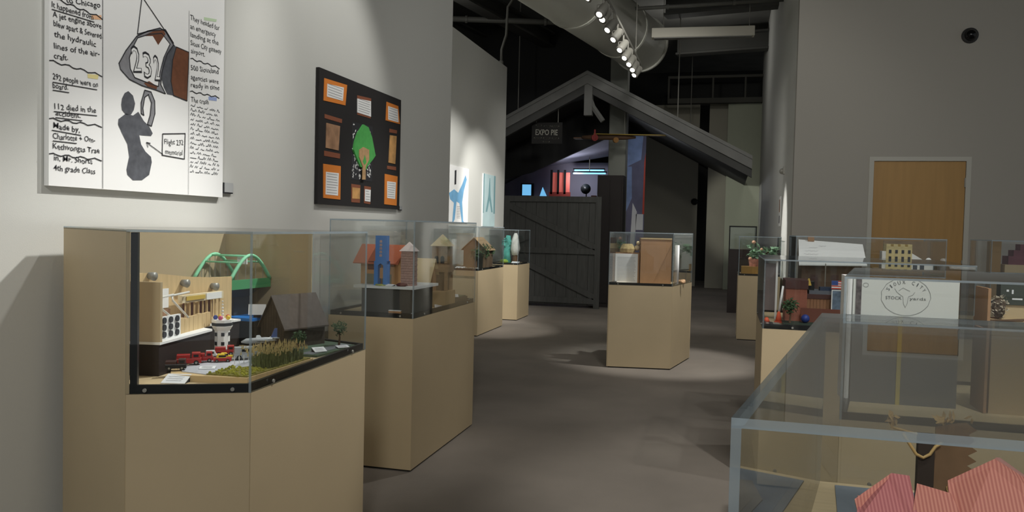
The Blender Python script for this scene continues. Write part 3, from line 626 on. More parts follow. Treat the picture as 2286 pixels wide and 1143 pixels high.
m = MB(); m.box((-.055, 0, .066), (.018, .05, .0025)); m.build('tailplane', TSI, t)
m = MB(); m.tube([(0, 0, 0), (0, 0, .052)], .003, 8); m.build('stand', M_METAL, t)
# dark barn
def gable_house(name, label, cat, loc, rz, W, L, hw, hr, mw, mr, over=.012, planks=0, tr=.006):
    """W across the gable (x), L along the ridge (y)"""
    t = thing(name, label, cat, loc, rz)
    m = MB(); m.add([(-W/2, 0, 0), (W/2, 0, 0), (W/2, 0, hw), (0, 0, hr), (-W/2, 0, hw), (-W/2, L, 0), (W/2, L, 0), (W/2, L, hw), (0, L, hr), (-W/2, L, hw)], [(0, 1, 2, 3, 4), (9, 8, 7, 6, 5), (1, 6, 7, 2), (5, 0, 4, 9), (0, 5, 6, 1), (2, 7, 8, 3), (3, 8, 9, 4)]); m.build('walls', mw, t)
    sl = (hr-hw)/(W/2)
    for s in (-1, 1):
        xe = s*(W/2+over); ze = hw-over*sl; m = MB(); y0, y1 = -over, L+over
        m.add([(0, y0, hr), (xe, y0, ze), (xe, y1, ze), (0, y1, hr), (0, y0, hr+tr), (xe, y0, ze+tr), (xe, y1, ze+tr), (0, y1, hr+tr)], [(0, 1, 2, 3), (7, 6, 5, 4), (0, 4, 5, 1), (1, 5, 6, 2), (2, 6, 7, 3)]); m.build('roof_slope', mr, t)
    return t
gm = thing('farm_base', 'green and grey base board beneath the dark barn', 'model base', (-1.6, 2.95, DK))
m = MB(); m.prism([(-.26, -.19), (.10, -.17), (.118, .135), (-.06, .19), (-.22, .15)], 0, .008); m.build('board', mat('farm_green', (74, 92, 74), .9, var=.3, scale=30), gm)
m = MB(); m.prism([(.02, -.165), (.075, -.16), (.095, .13), (.04, .14)], .008, .0095); m.build('path', mat('slate_path', (110, 114, 118), .8), gm)
o = gable_house('barn_model', 'dark brown wooden barn model at right end of angled case', 'model', (-1.765, 2.90, DK+.008), math.radians(-20), .145, .21, .092, .205, M_BARN, mat('dark_barn_roof', (82, 75, 70), .85, var=.2, scale=50))
for i in range(9):
    m = MB(); m.span((-.072+.016*i, -.003, 0), (-.072+.016*i+.0145, 0, .09+.11*(1-abs(-.064+.016*i)/.0725)*.95)); m.build('wall_board', M_BARN, o)
def tree(name, label, loc, h, r, n, size, group=None, mt=None, cat='model tree'):
    t = thing(name, label, cat, loc, random.uniform(0, 3), group)
    m = MB(); m.tube([(0, 0, 0), (.1*r, 0, h*.3), (0, .05*r, h*.6)], [h*.05, h*.035, h*.02], 6); m.build('trunk', M_TRUNK, t)
    m = MB(); m.leaves((0, 0, h*.68), (r, r, h*.32), n, size); m.build('foliage', mt or M_LEAF, t)
    return t
tree('model_tree', 'small dark green model tree at far end of the angled case', (-1.545, 3.045, DK+.008), .105, .034, 150, .014)
tree('model_tree', 'small bushy model tree against the dark barn wall', (-1.61, 2.83, DK+.008), .085, .03, 110, .014)
card('white caption card on the green farm board', -1.535, 2.86, DK+.0095, .9, .05, .036)
card('second white card farther along the farm board', -1.50, 2.99, DK+.0095, .9, .05, .03, .15)
t = thing('caption_card', 'upright white card propped between bridge and barn', 'card', (-1.893, 2.985, DK+.112), math.radians(25)); m = MB(); m.box((.0, 0, .034), (.07, .003, .045), rx=-.25); m.build('card', M_CARD, t); m = MB(); m.box((0, .012, .013), (.03, .02, .026)); m.build('stand', M_INK, t)
card('white slip lying beside the black toy pickup', -1.655, 2.32, DK+.0225, .5, .05, .03, .12)
# ---------------------------------------------------------------- second case
D2 = .883
t = thing('platform_box', 'dark grey platform box with white slab under blue tower', 'riser', (-1.86, 4.42, D2))
m = MB(); m.span((-.155, -.175, 0), (.145, .18, .15)); m.build('box', mat('charcoal_riser', (66, 66, 64), .6), t)
m = MB(); m.span((-.20, -.19, .15), (.17, .21, .165)); m.build('white_slab', mat('white_foam', (214, 218, 218), .6), t)
z2 = D2+.165
o = gable_house('house_model', 'tan house model with orange-red roof behind the blue tower', 'model', (-1.855, 4.43, z2), math.radians(90), .17, .215, .15, .225, mat('tan_house', (186, 140, 92), .8), mat('orange_roof', (176, 96, 66), .8), .035)
for y in (.05, .15):
    m = MB(); m.span((-.089, y-.03, .0), (-.085, y+.03, .06)); m.build('doorway', mat('sage_panel', (120, 116, 96), .8), o)
    m = MB(); m.span((-.089, y-.02, .085), (-.085, y+.02, .115)); m.build('window', BR, o)
m = MB(); m.add([(-.125, .10, .228), (-.125, .045, .135), (-.125, .155, .135), (.0, .10, .228), (-.08, .045, .135), (-.08, .155, .135)], [(0, 1, 2), (0, 3, 4, 1), (0, 2, 5, 3), (1, 4, 5, 2), (3, 5, 4)]); m.build('front_gable', mat('orange_roof', (0, 0, 0)), o)
tb = thing('tower_model', 'tall blue bottle-shaped tower model with arched opening', 'model', (-1.905, 4.275, z2)); BLU = mat('bright_blue', (46, 116, 190), .5)
m = MB(); m.span((-.034, -.02, .14), (.034, .02, .285)); m.build('upper_block', BLU, tb)
for x in (-.034, .022):
    m = MB(); m.span((x-.006, -.021, 0), (x+.018, .021, .12)); m.build('pillar', BLU, tb)
m = MB(); m.add([(-.04, -.022, .14), (-.04, -.022, .10), (-.01, -.022, .12), (0, -.022, .128), (.01, -.022, .12), (.04, -.022, .10), (.04, -.022, .14), (-.04, .022, .14), (-.04, .022, .10), (-.01, .022, .12), (0, .022, .128), (.01, .022, .12), (.04, .022, .10), (.04, .022, .14)], [(0, 1, 2, 3, 4, 5, 6), (13, 12, 11, 10, 9, 8, 7), (1, 8, 9, 2), (2, 9, 10, 3), (3, 10, 11, 4), (4, 11, 12, 5), (0, 6, 13, 7)]); m.build('arch', BLU, tb)
m = MB(); m.span((-.012, -.004, .04), (.012, .004, .1)); m.build('inner_panel', mat('tan_house', (0, 0, 0)), tb)
Ft = fr((0, -.02, .14), (1, 0, 0), (0, 0, 1)); mb = MB()
for i in range(5): write(mb, '8', Ft, (-.008, .025+.02*i), (.008, .025+.02*i), .015, d=.001)
mb.build('painted_marks', PH2, tb)
t = thing('tower_model', 'pink brick tower model with pale pyramid roof', 'model', (-1.765, 4.34, z2)); PK = mat('pink_brick', (166, 134, 126), .85, var=.2, scale=90)
for i in range(14):
    o_ = .0012*(i % 2); m = MB(); m.span((-.037+o_, -.037+o_, i*.0142), (.037-o_, .037-o_, (i+1)*.0142-.0012)); m.build('brick_course', PK, t)
m = MB(); m.frus([(-.045, -.045), (.045, -.045), (.045, .045), (-.045, .045)], .199, [(-.002, -.002), (.002, -.002), (.002, .002), (-.002, .002)], .252); m.build('pyramid_roof', mat('pale_pink', (214, 200, 196), .8), t)
t = thing('clay_mound', 'dark red clay mound at foot of the pink tower', 'model', (-1.775, 4.26, z2))
m = MB(); m.ball((0, 0, .008), .028, 12, (1.2, .8, .45), .12); m.build('mound', mat('maroon_clay', (92, 48, 48), .7), t, True)
card('folded leaflet on the white slab', -1.85, 4.25, z2, -.2, .06, .035, .2)
t = thing('moss_patch', 'yellow-green moss along foot of the blue tower', 'model', (-1.905, 4.24, z2)); m = MB()
for i in range(10): m.ball((random.uniform(-.04, .035), random.uniform(-.006, .012), .004), random.uniform(.006, .011), 6, (1.3, 1, .6), .2)
m.build('moss', mat('moss_green', (150, 156, 80), .9, var=.3, scale=60), t)
t = thing('caption_box', 'small tan caption box on deck of second case', 'card', (-1.80, 4.236, D2)); m = MB(); m.span((-.04, -.008, 0), (.035, .008, .028)); m.build('box', M_CARDB, t); m = MB(); m.span((-.04, -.009, .026), (.035, .009, .03)); m.build('top_strip', M_CARD, t)
card('white caption card at front corner of second case', -1.73, 4.25, D2, .2, .05, .035)
o = gable_house('house_model', 'small house model with tall pale tan roof', 'model', (-1.90, 4.80, D2+.10), math.radians(-90), .17, .11, .07, .2, M_CARDB, mat('pale_tan_roof', (216, 196, 154), .8), .02)
t = thing('platform_box', 'tan board stand carrying the brown tower', 'riser', (-1.80, 4.86, D2)); m = MB(); m.span((-.16, -.07, 0), (.10, .12, .0995)); m.build('box', mat('tan_stand', (178, 152, 110), .7), t)
t = thing('tower_model', 'brown timber tower model with pale pyramid roof and arched windows', 'model', (-1.765, 4.90, D2+.0995)); BW = mat('brown_stick', (152, 124, 92), .8, var=.2, scale=40)
for x in (-.045, .045):
    for y in (-.045, .045):
        m = MB(); m.span((x-.01, y-.01, 0), (x+.01, y+.01, .12)); m.build('leg', BW, t)
m = MB(); m.span((-.035, -.035, 0), (.035, .035, .12)); m.build('core', mat('dark_stick', (100, 82, 64), .8), t)
m = MB(); m.span((-.06, -.06, .12), (.06, .06, .155)); m.build('platform', BW, t)
m = MB(); m.span((-.052, -.052, .155), (.052, .052, .285)); m.build('upper_storey', BW, t)
for x in (-.02, .02):
    m = MB(); m.tube([(x, -.053, .21), (x, -.0535, .21)], .013, 12); m.span((x-.013, -.0535, .175), (x+.013, -.052, .21)); m.build('window', M_INK, t)
m = MB(); m.frus([(-.062, -.062), (.062, -.062), (.062, .062), (-.062, .062)], .285, [(-.002, -.002), (.002, -.002), (.002, .002), (-.002, .002)], .36); m.build('pyramid_roof', mat('pale_tan_roof', (0, 0, 0)), t)
t = thing('field_model', 'low dark base with grey-green field at back of second case', 'model', (-1.83, 5.12, D2)); m = MB(); m.span((-.25, -.13, 0), (.11, .18, .035)); m.build('base', mat('dark_field_base', (92, 84, 72), .8), t)
m = MB(); m.span((-.24, -.12, .035), (.10, .17, .041)); m.build('turf', mat('field_green', (116, 118, 92), .9, var=.2, scale=40), t)
card('white caption card beside the dark field base', -1.735, 4.78, D2, .4, .06, .04)
card('white caption card on the field base', -1.75, 5.1, D2+.041, .4, .06, .04)
# ---------------------------------------------------------------- third and fourth cases
d3 = .848
o = gable_house('house_model', 'brown house model with tan roof and dark gable, third case', 'model', (-3.20, 10.12, d3), math.radians(0), .30, .35, .26, .40, mat('brown_house', (126, 104, 82), .8), mat('tan_brown_roof', (170, 142, 108), .8), .03)
m = MB(); m.span((.02, -.01, 0), (.12, 0, .2)); m.build('dark_doorway', M_LINER, o)
for i, (x, y, h, r) in enumerate(((-3.12, 9.93, .30, .07), (-3.06, 10.15, .34, .08), (-3.09, 10.42, .30, .07))):
    tree('model_tree', 'dark green model tree beside the brown house, %s' % ('nearest', 'middle', 'farthest')[i], (x, y, d3), h, r, 90, .05, 'model trees in third case')
t = thing('stone_border', 'pale pebbles along front of the third case', 'stones', (-3.1, 9.9, d3), 0); m = MB()
for i in range(14): m.ball((random.uniform(-.3, .05), random.uniform(-.12, -.02), .012), random.uniform(.010, .018), 6, (1, 1, .7), .15)
m.build('pebbles', M_METAL, t)['kind'] = 'stuff'
card('white caption card at near end of third case', -3.3, 9.84, d3, 0, .12, .07)
t = thing('fabric_sculpture', 'teal and white draped fabric figure in farthest left case', 'model', (-3.18, 11.98, d3)); TE = mat('teal_cloth', (70, 150, 140), .7, var=.25, scale=14)
m = MB(); m.tube([(-.08, 0, 0), (-.09, 0, .15), (-.07, 0, .32), (-.06, 0, .42)], [.07, .06, .05, .03], 10); m.build('teal_figure', TE, t, True)
m = MB(); m.leaves((-.09, -.02, .28), (.09, .07, .13), 40, .07); m.build('teal_ruffles', TE, t)
m = MB(); m.tube([(.05, 0, .12), (.05, 0, .22), (.045, 0, .34), (.05, 0, .40), (.05, 0, .46)], [.05, .075, .06, .045, .02], 10); m.build('white_cloth', mat('white_cloth', (206, 206, 200), .8, var=.1, scale=20), t, True)
m = MB(); m.tube([(.05, 0, 0), (.05, 0, .12)], [.05, .04], 8); m.build('brown_base', M_TRUNK, t)
m = MB(); m.ball((-.1, -.12, .03), .06, 8, (1.2, 1, .5), .2); m.build('green_mound', mat('lime_moss', (130, 160, 70), .9), t)
card('white caption card at front of farthest left case', -3.07, 11.77, d3, 0, .12, .08)
# ---------------------------------------------------------------- centre case
dc = .853; rz = math.radians(8.2)
t = thing('cardboard_box', 'plain brown cardboard panel box in the middle show case', 'box', (-.72, 8.42, dc), rz)
m = MB(); m.span((-.14, -.12, 0), (.17, -.108, .46)); m.build('front_panel', M_CARDB, t); m = MB(); m.span((.158, -.108, 0), (.17, .3, .46)); m.build('side_panel', M_CARDB, t)
m = MB(); m.span((-.14, -.108, 0), (-.128, .3, .46)); m.build('side_panel', M_CARDB, t); m = MB(); m.span((-.14, -.125, .455), (.17, -.1, .468)); m.build('top_edge', M_PLY, t)
t = thing('text_panel', 'white printed text panel leaning on brown box', 'panel', (-1.0, 8.33, dc), rz)
m = MB(); m.span((-.105, -.01, 0), (.125, .0, .30)); m.build('sheet', M_WHITE, t); m = MB(); m.span((-.13, 0, 0), (.14, .05, .30)); m.build('backing_box', M_CARDB, t)
Fq = fr((-.1, -.01, 0), (1, 0, 0), (0, 0, 1)); flat('text_lines', [r for i in range(18) for r in ribbon([(.015, .025+.014*i), (.205-random.uniform(0, .02), .025+.014*i)], .003)], mat('pale_ink', (0, 0, 0)), t, Fq)
t = thing('ship_model', 'small tan basket model with mast above the text panel', 'model', (-1.0, 8.46, dc), rz)
m = MB(); m.span((-.12, -.06, 0), (.14, .08, .31)); m.build('support_box', M_CARDB, t)
m = MB(); m.tube([(.0, 0, .31), (.0, 0, .35), (.0, 0, .40)], [.08, .085, .05], 12); m.build('basket', mat('straw', (176, 156, 110), .9, var=.2, scale=40), t)
m = MB(); m.tube([(0, 0, .40), (0, 0, .49)], .004, 6); m.build('mast', M_INK, t)
m = MB(); m.ball((.10, -.02, .36), .03, 8); m.ball((.11, -.03, .41), .022, 8); m.build('pale_flowers', mat('cream_flower', (220, 200, 160), .8), t, True)
m = MB(); m.leaves((-.09, 0, .38), (.03, .03, .05), 14, .05); m.build('leaves', M_LEAF, t)
tree('model_tree', 'dark evergreen model tree at back right of the middle case', (-.50, 8.85, dc+.12), .32, .06, 70, .05)
t = thing('platform_box', 'low platform under evergreen tree in the middle case', 'riser', (-.50, 8.85, dc), rz); m = MB(); m.span((-.09, -.07, 0), (.09, .07, .12)); m.build('box', mat('charcoal_riser', (0, 0, 0)), t)
t = thing('paper_roll', 'white rolled paper standing beside the cardboard box', 'paper', (-.485, 8.42, dc)); m = MB(); m.tube([(0, 0, 0), (0, 0, .40)], [.024, .022], 12); m.build('roll', M_WHITE, t, True)
t = thing('shell_pile', 'cream and orange shells on deck of the middle case', 'shells', (-.44, 8.62, dc)); m = MB()
for i in range(7): m.ball((random.uniform(-.05, .04), random.uniform(-.1, .1), .02), .022, 8, (1.2, 1, .8), .15)
m.build('shells', mat('shell_orange', (206, 168, 130), .7, var=.25, scale=30), t)['kind'] = 'stuff'
# ---------------------------------------------------------------- plant case by the partition
d5 = .853
t = thing('plant_model', 'leafy green plant model with pink blooms in woven pot', 'model', (.42, 11.15, d5))
m = MB(); m.span((-.22, -.12, 0), (.10, .12, .10)); m.build('crate', mat('ochre_crate', (150, 118, 66), .8), t)
m = MB(); m.tube([(-.06, 0, .10), (-.06, 0, .2)], [.06, .075], 10); m.build('pot', mat('red_white_pot', (176, 120, 104), .7, var=.4, scale=30), t)
m = MB(); m.leaves((-.02, 0, .28), (.18, .1, .14), 70, .085); m.build('foliage', mat('sage_leaf', (110, 140, 112), .8, var=.3, scale=20), t)
m = MB(); m.tube([(.02, 0, .2), (.12, 0, .30), (.22, 0, .36)], .01, 6); m.build('branch', M_TRUNK, t)
m = MB(); m.leaves((.18, 0, .31), (.07, .06, .06), 26, .08); m.build('side_leaves', mat('sage_leaf', (0, 0, 0)), t)
m = MB(); m.ball((-.07, 0, .42), .025, 8); m.ball((.03, -.03, .33), .018, 8); m.ball((-.11, -.03, .2), .025, 8); m.build('pink_blooms', mat('peach_bloom', (220, 170, 140), .7), t, True)
# ---------------------------------------------------------------- brick model case
d8 = .889
BRK = mat('brick_red', (150, 92, 74), .8, var=.12, scale=60); BRD = mat('dark_red_roof', (84, 56, 52), .8); BRB = mat('brown_board', (150, 108, 78), .8, var=.15, scale=30, stretch=(8, 1, 1))
t = thing('brick_building_model', 'red-brown brick building model with dark flat roof', 'model', (.40, 4.98, d8))
m = MB(); m.span((-.06, -.10, 0), (.055, .12, .23)); m.build('brick_block', BRK, t); m = MB(); m.span((-.065, -.105, .195), (.06, .125, .245)); m.build('roof_band', BRD, t)
m = MB(); m.span((.055, -.06, .0), (.24, .12, .125)); m.build('brown_wing', BRB, t)
for i in range(10):
    m = MB(); m.span((.058+.018*i, -.066, .075), (.058+.018*i+.0165, -.06, .14)); m.build('wall_board', BRB, t)
m = MB(); m.span((.05, -.07, .14), (.245, .13, .165)); m.build('wing_roof', BRD, t); m = MB(); m.span((.07, -.05, .165), (.24, .11, .185)); m.build('grey_deck', mat('slate_grey', (104, 108, 116), .7), t)
m = MB(); m.span((.06, -.02, .185), (.10, .05, .235)); m.build('dark_block', M_LINER, t); m = MB(); m.span((.13, -.03, .185), (.23, .04, .205)); m.build('blue_block', mat('navy_block', (50, 62, 84), .6), t)
m = MB(); m.tube([(.065, -.06, .215), (.065, -.06, .255)], [.016, .004], 8); m.build('gold_bell', mat('gold_paint', (210, 176, 86), .4), t)
m = MB(); m.tube([(.165, .05, .2), (.165, .05, .34)], .003, 6); m.build('clear_rod', M_METAL, t)
t = thing('scene_base', 'dark green base board with red panel in brick model case', 'model base', (.40, 4.80, d8)); m = MB(); m.span((-.08, -.14, 0), (.30, .06, .012)); m.build('board', mat('dark_green_base', (40, 54, 44), .8), t)
m = MB(); m.span((.02, .03, .012), (.28, .045, .09)); m.build('red_panel', mat('dark_red_panel', (112, 66, 52), .8), t)
m = MB(); m.ball((.04, -.02, .036), .024, 12); m.build('blue_ball', mat('blue_ball', (40, 60, 130), .5), t, True)
tree('model_tree', 'dark green model tree before the brick building', (.355, 4.74, d8+.012), .14, .045, 170, .024)
for i, (x, y, h) in enumerate(((.303, 4.85, .09), (.235, 4.80, .045))):
    t = thing('traffic_cone', ('orange cone with tall white post in brick model case', 'short orange cone at left edge of brick model case')[i], 'cone', (x, y, d8))
    m = MB(); m.span((-.024, -.024, 0), (.024, .024, .006)); m.build('foot', mat('cone_orange', (214, 90, 56), .6), t); m = MB(); m.tube([(0, 0, .006), (0, 0, h*.7)], [.02, .007], 10); m.build('cone', mat('cone_orange', (0, 0, 0)), t, True)
    if i == 0: m = MB(); m.tube([(0, 0, h*.7), (.018, 0, .21)], [.007, .006], 8); m.build('white_post', M_WHITE, t, True)
t = thing('grey_frame_model', 'tall pale frame with grey panel at left of brick model case', 'model', (.26, 5.05, d8))
m = MB(); m.span((-.03, -.004, .05), (.035, .004, .33)); m.build('grey_panel', mat('mauve_grey', (120, 110, 108), .7), t)
for x in (-.037, .036):
    m = MB(); m.span((x-.006, -.008, 0), (x+.006, .008, .35)); m.build('post', M_WHITE, t)
m = MB(); m.span((-.045, -.04, .35), (.045, .04, .362)); m.build('cap', M_WHITE, t)
t = thing('track_strip', 'black and white road strip at front of brick model case', 'model', (.265, 4.74, d8)); m = MB(); m.span((-.045, -.06, 0), (.035, .05, .006)); m.build('strip', M_METAL, t); m = MB(); m.span((-.02, -.06, .006), (.0, .05, .0085)); m.build('dark_rail', M_LINER, t)
fl = thing('flag_panel', 'small striped flag above a photo panel in brick model case', 'panel', (.62, 4.84, d8)); m = MB(); m.span((-.04, -.004, 0), (.045, .004, .20)); m.build('photo_panel', M_WHITE, fl)
Ff = fr((-.04, -.004, 0), (1, 0, 0), (0, 0, 1)); flat('photo_print', [[(.005, .06), (.075, .06), (.075, .195), (.005, .195)]], mat('blue_photo', (96, 112, 130), .6, var=.4, scale=40), fl, Ff); flat('photo_lower', [[(.005, .03), (.02, .024), (.04, .03), (.06, .022), (.075, .03), (.075, .06), (.005, .06)]], mat('rust_photo', (150, 110, 100), .6, var=.3, scale=40), fl, Ff)
m = MB(); m.span((-.042, -.006, .205), (.042, -.002, .252)); f2 = m.build('flag', M_CARD, fl); Fg = fr((-.042, -.006, .205), (1, 0, 0), (0, 0, 1))
flat('red_stripes', [[(0, i*.0134), (.084, i*.0134), (.084, i*.0134+.0067), (0, i*.0134+.0067)] for i in range(4)], mat('flag_red', (206, 84, 70), .7), f2, Fg, .0006); flat('blue_canton', [[(0, .022), (.034, .022), (.034, .047), (0, .047)]], mat('flag_blue', (60, 84, 150), .7), f2, Fg, .0012)
# ---------------------------------------------------------------- white-roofed building and castle
d9 = .884
t = thing('long_building_model', 'brown building model with broad white roof and small chimney', 'model', (.75, 6.38, d9)); BWA = mat('dark_brown_wall', (104, 82, 66), .8, var=.1, scale=20)
m = MB(); m.span((-.21, -.10, 0), (.20, .20, .31)); m.build('walls', BWA, t)
m = MB(); m.add([(-.235, -.17, .285), (.225, -.17, .295), (.225, .06, .44), (-.225, .06, .465), (-.235, -.17, .293), (.225, -.17, .303), (.225, .06, .448), (-.225, .06, .473)], [(0, 3, 2, 1), (4, 5, 6, 7), (0, 1, 5, 4), (1, 2, 6, 5), (2, 3, 7, 6), (3, 0, 4, 7)]); rf = m.build('front_roof', M_WHITE, t)
m = MB(); m.add([(-.225, .06, .465), (.225, .06, .44), (.225, .21, .30), (-.225, .21, .30), (-.225, .06, .473), (.225, .06, .448), (.225, .21, .308), (-.225, .21, .308)], [(0, 3, 2, 1), (4, 5, 6, 7), (0, 1, 5, 4), (1, 2, 6, 5), (2, 3, 7, 6), (3, 0, 4, 7)]); m.build('rear_roof', M_WHITE, t)
e = Vector((0, .23, .165)); Fr = fr((-.225, -.17, .2945), (1, .0, .02), e.normalized())
L = []
for i in range(4):
    L += ribbon(wavy((.03, .20-.04*i), (.13, .2-.04*i), .004, 12), .0022)
L += ribbon(wavy((.14, .22), (.19, .22), .004, 8), .0022); flat('pencil_writing', L, mat('pencil_grey', (180, 180, 184), .8), t, Fr, .003)
m = MB(); m.span((-.16, .045, .46), (-.115, .075, .50)); m.build('chimney', M_CARDB, t)
for x in (-.12, .02, .12):
    m = MB(); m.span((x-.025, -.106, .12), (x+.025, -.10, .22)); m.build('window', BRD, t)
t = thing('platform_box', 'tan platform box under the yellow castle', 'riser', (1.23, 6.40, d9)); m = MB(); m.span((-.17, -.17, 0), (.18, .17, .275)); m.build('box', M_TANL, t)
ca = thing('castle_model', 'pale yellow castle model with battlements and grey ramp wing', 'model', (1.20, 6.36, d9+.275)); YE = mat('castle_yellow', (222, 204, 148), .8)
m = MB(); m.span((-.085, -.05, 0), (.085, .07, .165)); m.build('keep', YE, ca)
for i in range(4):
    m = MB(); m.span((-.085+.047*i, -.052, .165), (-.085+.047*i+.028, .07, .182)); m.build('merlon', YE, ca)
    for j in range(3):
        m = MB(); m.span((-.068+.042*i, -.0535, .02+.048*j), (-.068+.042*i+.017, -.05, .045+.048*j)); m.build('window', M_INK, ca)
m = MB(); m.span((-.11, -.04, 0), (-.085, .06, .13)); m.build('side_turret', M_WHITE, ca)
m = MB(); m.add([(.085, -.04, 0), (.23, -.04, 0), (.23, -.04, .05), (.20, -.04, .05), (.085, -.04, .12), (.085, .06, 0), (.23, .06, 0), (.23, .06, .05), (.20, .06, .05), (.085, .06, .12)], [(0, 1, 2, 3, 4), (9, 8, 7, 6, 5), (0, 5, 6, 1), (1, 6, 7, 2), (2, 7, 8, 3), (3, 8, 9, 4)]); m.build('ramp_wing', M_WHITE, ca)
for x in (.11, .155):
    m = MB(); m.span((x-.014, -.043, .004), (x+.014, -.04, .036)); m.build('garage_door', mat('slate_door', (70, 74, 84), .6), ca)
m = MB(); m.ball((.205, 0, .07), .02, 8); m.build('white_dome', M_WHITE, ca, True)
t = thing('backing_board', 'brown speckled backing board behind the castle', 'board', (1.30, 6.58, d9)); m = MB(); m.span((-.16, -.006, 0), (.14, .006, .48)); m.build('board', mat('speckled_brown', (138, 118, 92), .85, var=.15, scale=9), t)
# far right case
t = thing('post_model', 'square tan post model in case at far right edge', 'model', (2.175, 7.6, .884)); m = MB(); m.span((-.04, -.04, 0), (.045, .04, .49)); m.build('post', mat('ochre_post', (150, 120, 76), .8), t); m = MB(); m.span((-.05, -.05, 0), (.055, .05, .02)); m.build('foot', M_TAN, t)
t = thing('maroon_model', 'maroon stepped clay model at far right edge', 'model', (2.40, 7.62, .884)); MA = mat('maroon_paint', (112, 62, 72), .7, var=.15, scale=20)
m = MB(); m.span((-.16, -.1, 0), (.3, .1, .30)); m.build('base', M_TANL, t); m = MB(); m.span((-.13, -.08, .30), (.25, .08, .37)); m.build('lower_tier', MA, t); m = MB(); m.span((-.09, -.07, .37), (.25, .07, .42)); m.build('middle_tier', MA, t); m = MB(); m.span((-.04, -.06, .42), (.2, .06, .47)); m.build('upper_tier', MA, t)
# ---------------------------------------------------------------- lettered box case
d7 = .742
t = thing('platform_box', 'grey platform box with yellow ribbon under the lettered white box', 'riser', (.69, 3.50, d7)); m = MB(); m.span((-.20, -.09, 0), (.18, .12, .345)); m.build('box', mat('grey_riser', (112, 112, 110), .6), t)
m = MB(); m.span((-.035, -.094, 0), (-.02, -.09, .345)); m.build('ribbon', mat('yellow_ribbon', (196, 178, 92), .7), t)
t = thing('lettered_box', 'white box lettered with pencil circle, right of the small flag', 'box', (.69, 3.42, d7+.345)); m = MB(); m.span((-.20, 0, 0), (.178, .16, .15)); m.build('box', mat('off_white_card', (216, 218, 212), .8), t)
Fb = fr((-.20, 0, 0), (1, 0, 0), (0, 0, 1))
PEN = mat('pencil_line', (140, 142, 140), .8); cx, cy = .19, .078
L = ribbon([(cx+.088*math.cos(i*.2244)*(1+.02*math.sin(i*3)), cy+.074*math.sin(i*.2244)) for i in range(29)], .0016)
L += ribbon([(.045+.010*math.cos(i*.63), .118+.008*math.sin(i*.63)) for i in range(11)], .0014)
L += ribbon([(.15, .108), (.158, .095), (.170, .085), (.180, .078), (.183, .05), (.19, .036), (.196, .05), (.20, .078), (.215, .085), (.222, .096)], .0014)+ribbon([(.165, .10), (.18, .112), (.195, .104), (.205, .10)], .0014)
flat('pencil_drawing', L, PEN, t, Fb, .001)
mb = MB(); txt = 'SIOUX CITY'
for i, ch in enumerate(txt):
    if ch == ' ': continue
    a = math.radians(152-13.8*i); p = (cx+.066*math.cos(a), cy+.05*math.sin(a)); q = (math.sin(a), -math.cos(a)*.75)
    wd = .004 if ch == 'I' else .0105
    write(mb, ch, Fb, (p[0]-q[0]*wd/2, p[1]-q[1]*wd/2), (p[0]+q[0]*wd/2, p[1]+q[1]*wd/2), .014, bold=.0, d=.0012)
write(mb, 'STOCK', Fb, (.118, .066), (.176, .066), .012, d=.0012); write(mb, 'yards', Fb, (.204, .066), (.262, .066), .011, d=.0012)
mb.build('lettering', mat('pencil_dark', (96, 98, 98), .8), t)
m = MB(); m.span((.01-.20, -.0035, .0), (.03-.20, -.0005, .15)); m.build('photo_strip', mat('dark_photo', (96, 88, 88), .6, var=.5, scale=60), t)
t = thing('white_panel', 'narrow white panel at left side of lettered box', 'panel', (.475, 3.40, d7)); m = MB(); m.span((-.012, -.004, 0), (.008, .16, .495)); m.build('panel', M_WHITE, t)
t = thing('diorama_model', 'brown cardboard wall behind the pine cone tree', 'model', (1.02, 3.52, d7)); m = MB(); m.span((-.07, 0, 0), (.40, .012, .35)); m.build('cardboard', M_CARDB, t); m = MB(); m.span((-.07, -.16, 0), (-.06, 0, .47)); m.build('side_flap', M_CARDB, t); m = MB(); m.span((-.05, -.15, 0), (.40, 0, .345)); m.build('raised_floor', mat('pale_tan_floor', (196, 170, 130), .8), t)
t = thing('dark_sign_box', 'dark box with white marks at right of lettered box', 'box', (1.07, 3.47, d7+.345)); m = MB(); m.span((-.05, -.01, .06), (.25, .04, .145)); m.build('board', mat('dark_green_board', (64, 70, 62), .7), t); m = MB(); m.span((-.04, -.005, 0), (.25, .03, .06)); m.build('base', M_TANL, t)
Fd = fr((-.05, -.01, .06), (1, 0, 0), (0, 0, 1)); flat('white_marks', [[(.02, .05), (.028, .05), (.028, .058), (.02, .058)], [(.038, .042), (.044, .042), (.044, .058), (.038, .058)], [(.04, .02), (.075, .02), (.075, .026), (.04, .026)]], M_CARD, t, Fd)
t = thing('pine_cone_tree', 'pine cone with pale tips standing as a tree', 'pine cone', (1.005, 3.42, d7+.345)); m = MB(); m.ball((0, 0, .05), .027, 10, (.9, .9, 1.4), .15); m.build('cone_body', mat('pine_brown', (92, 78, 64), .9), t)
m = MB(); m.leaves((0, 0, .054), (.036, .036, .05), 170, .011); m.build('scale_tips', mat('pine_tip', (176, 166, 146), .9), t)
for i in range(5):
    t = thing('twig', 'thin brown twig on the diorama floor, %s' % ('foremost', 'second from front', 'middle one', 'second from back', 'rearmost')[i], 'twig', (.98+.015*i, 3.375+.008*i, d7+.347), .2*i-.2, 'twigs below the pine cone'); m = MB(); m.tube([(-.03, 0, .004), (.03, .004, .004), (.09, 0, .006)], [.002, .004, .002], 6); m.build('stick', M_TRUNK, t)
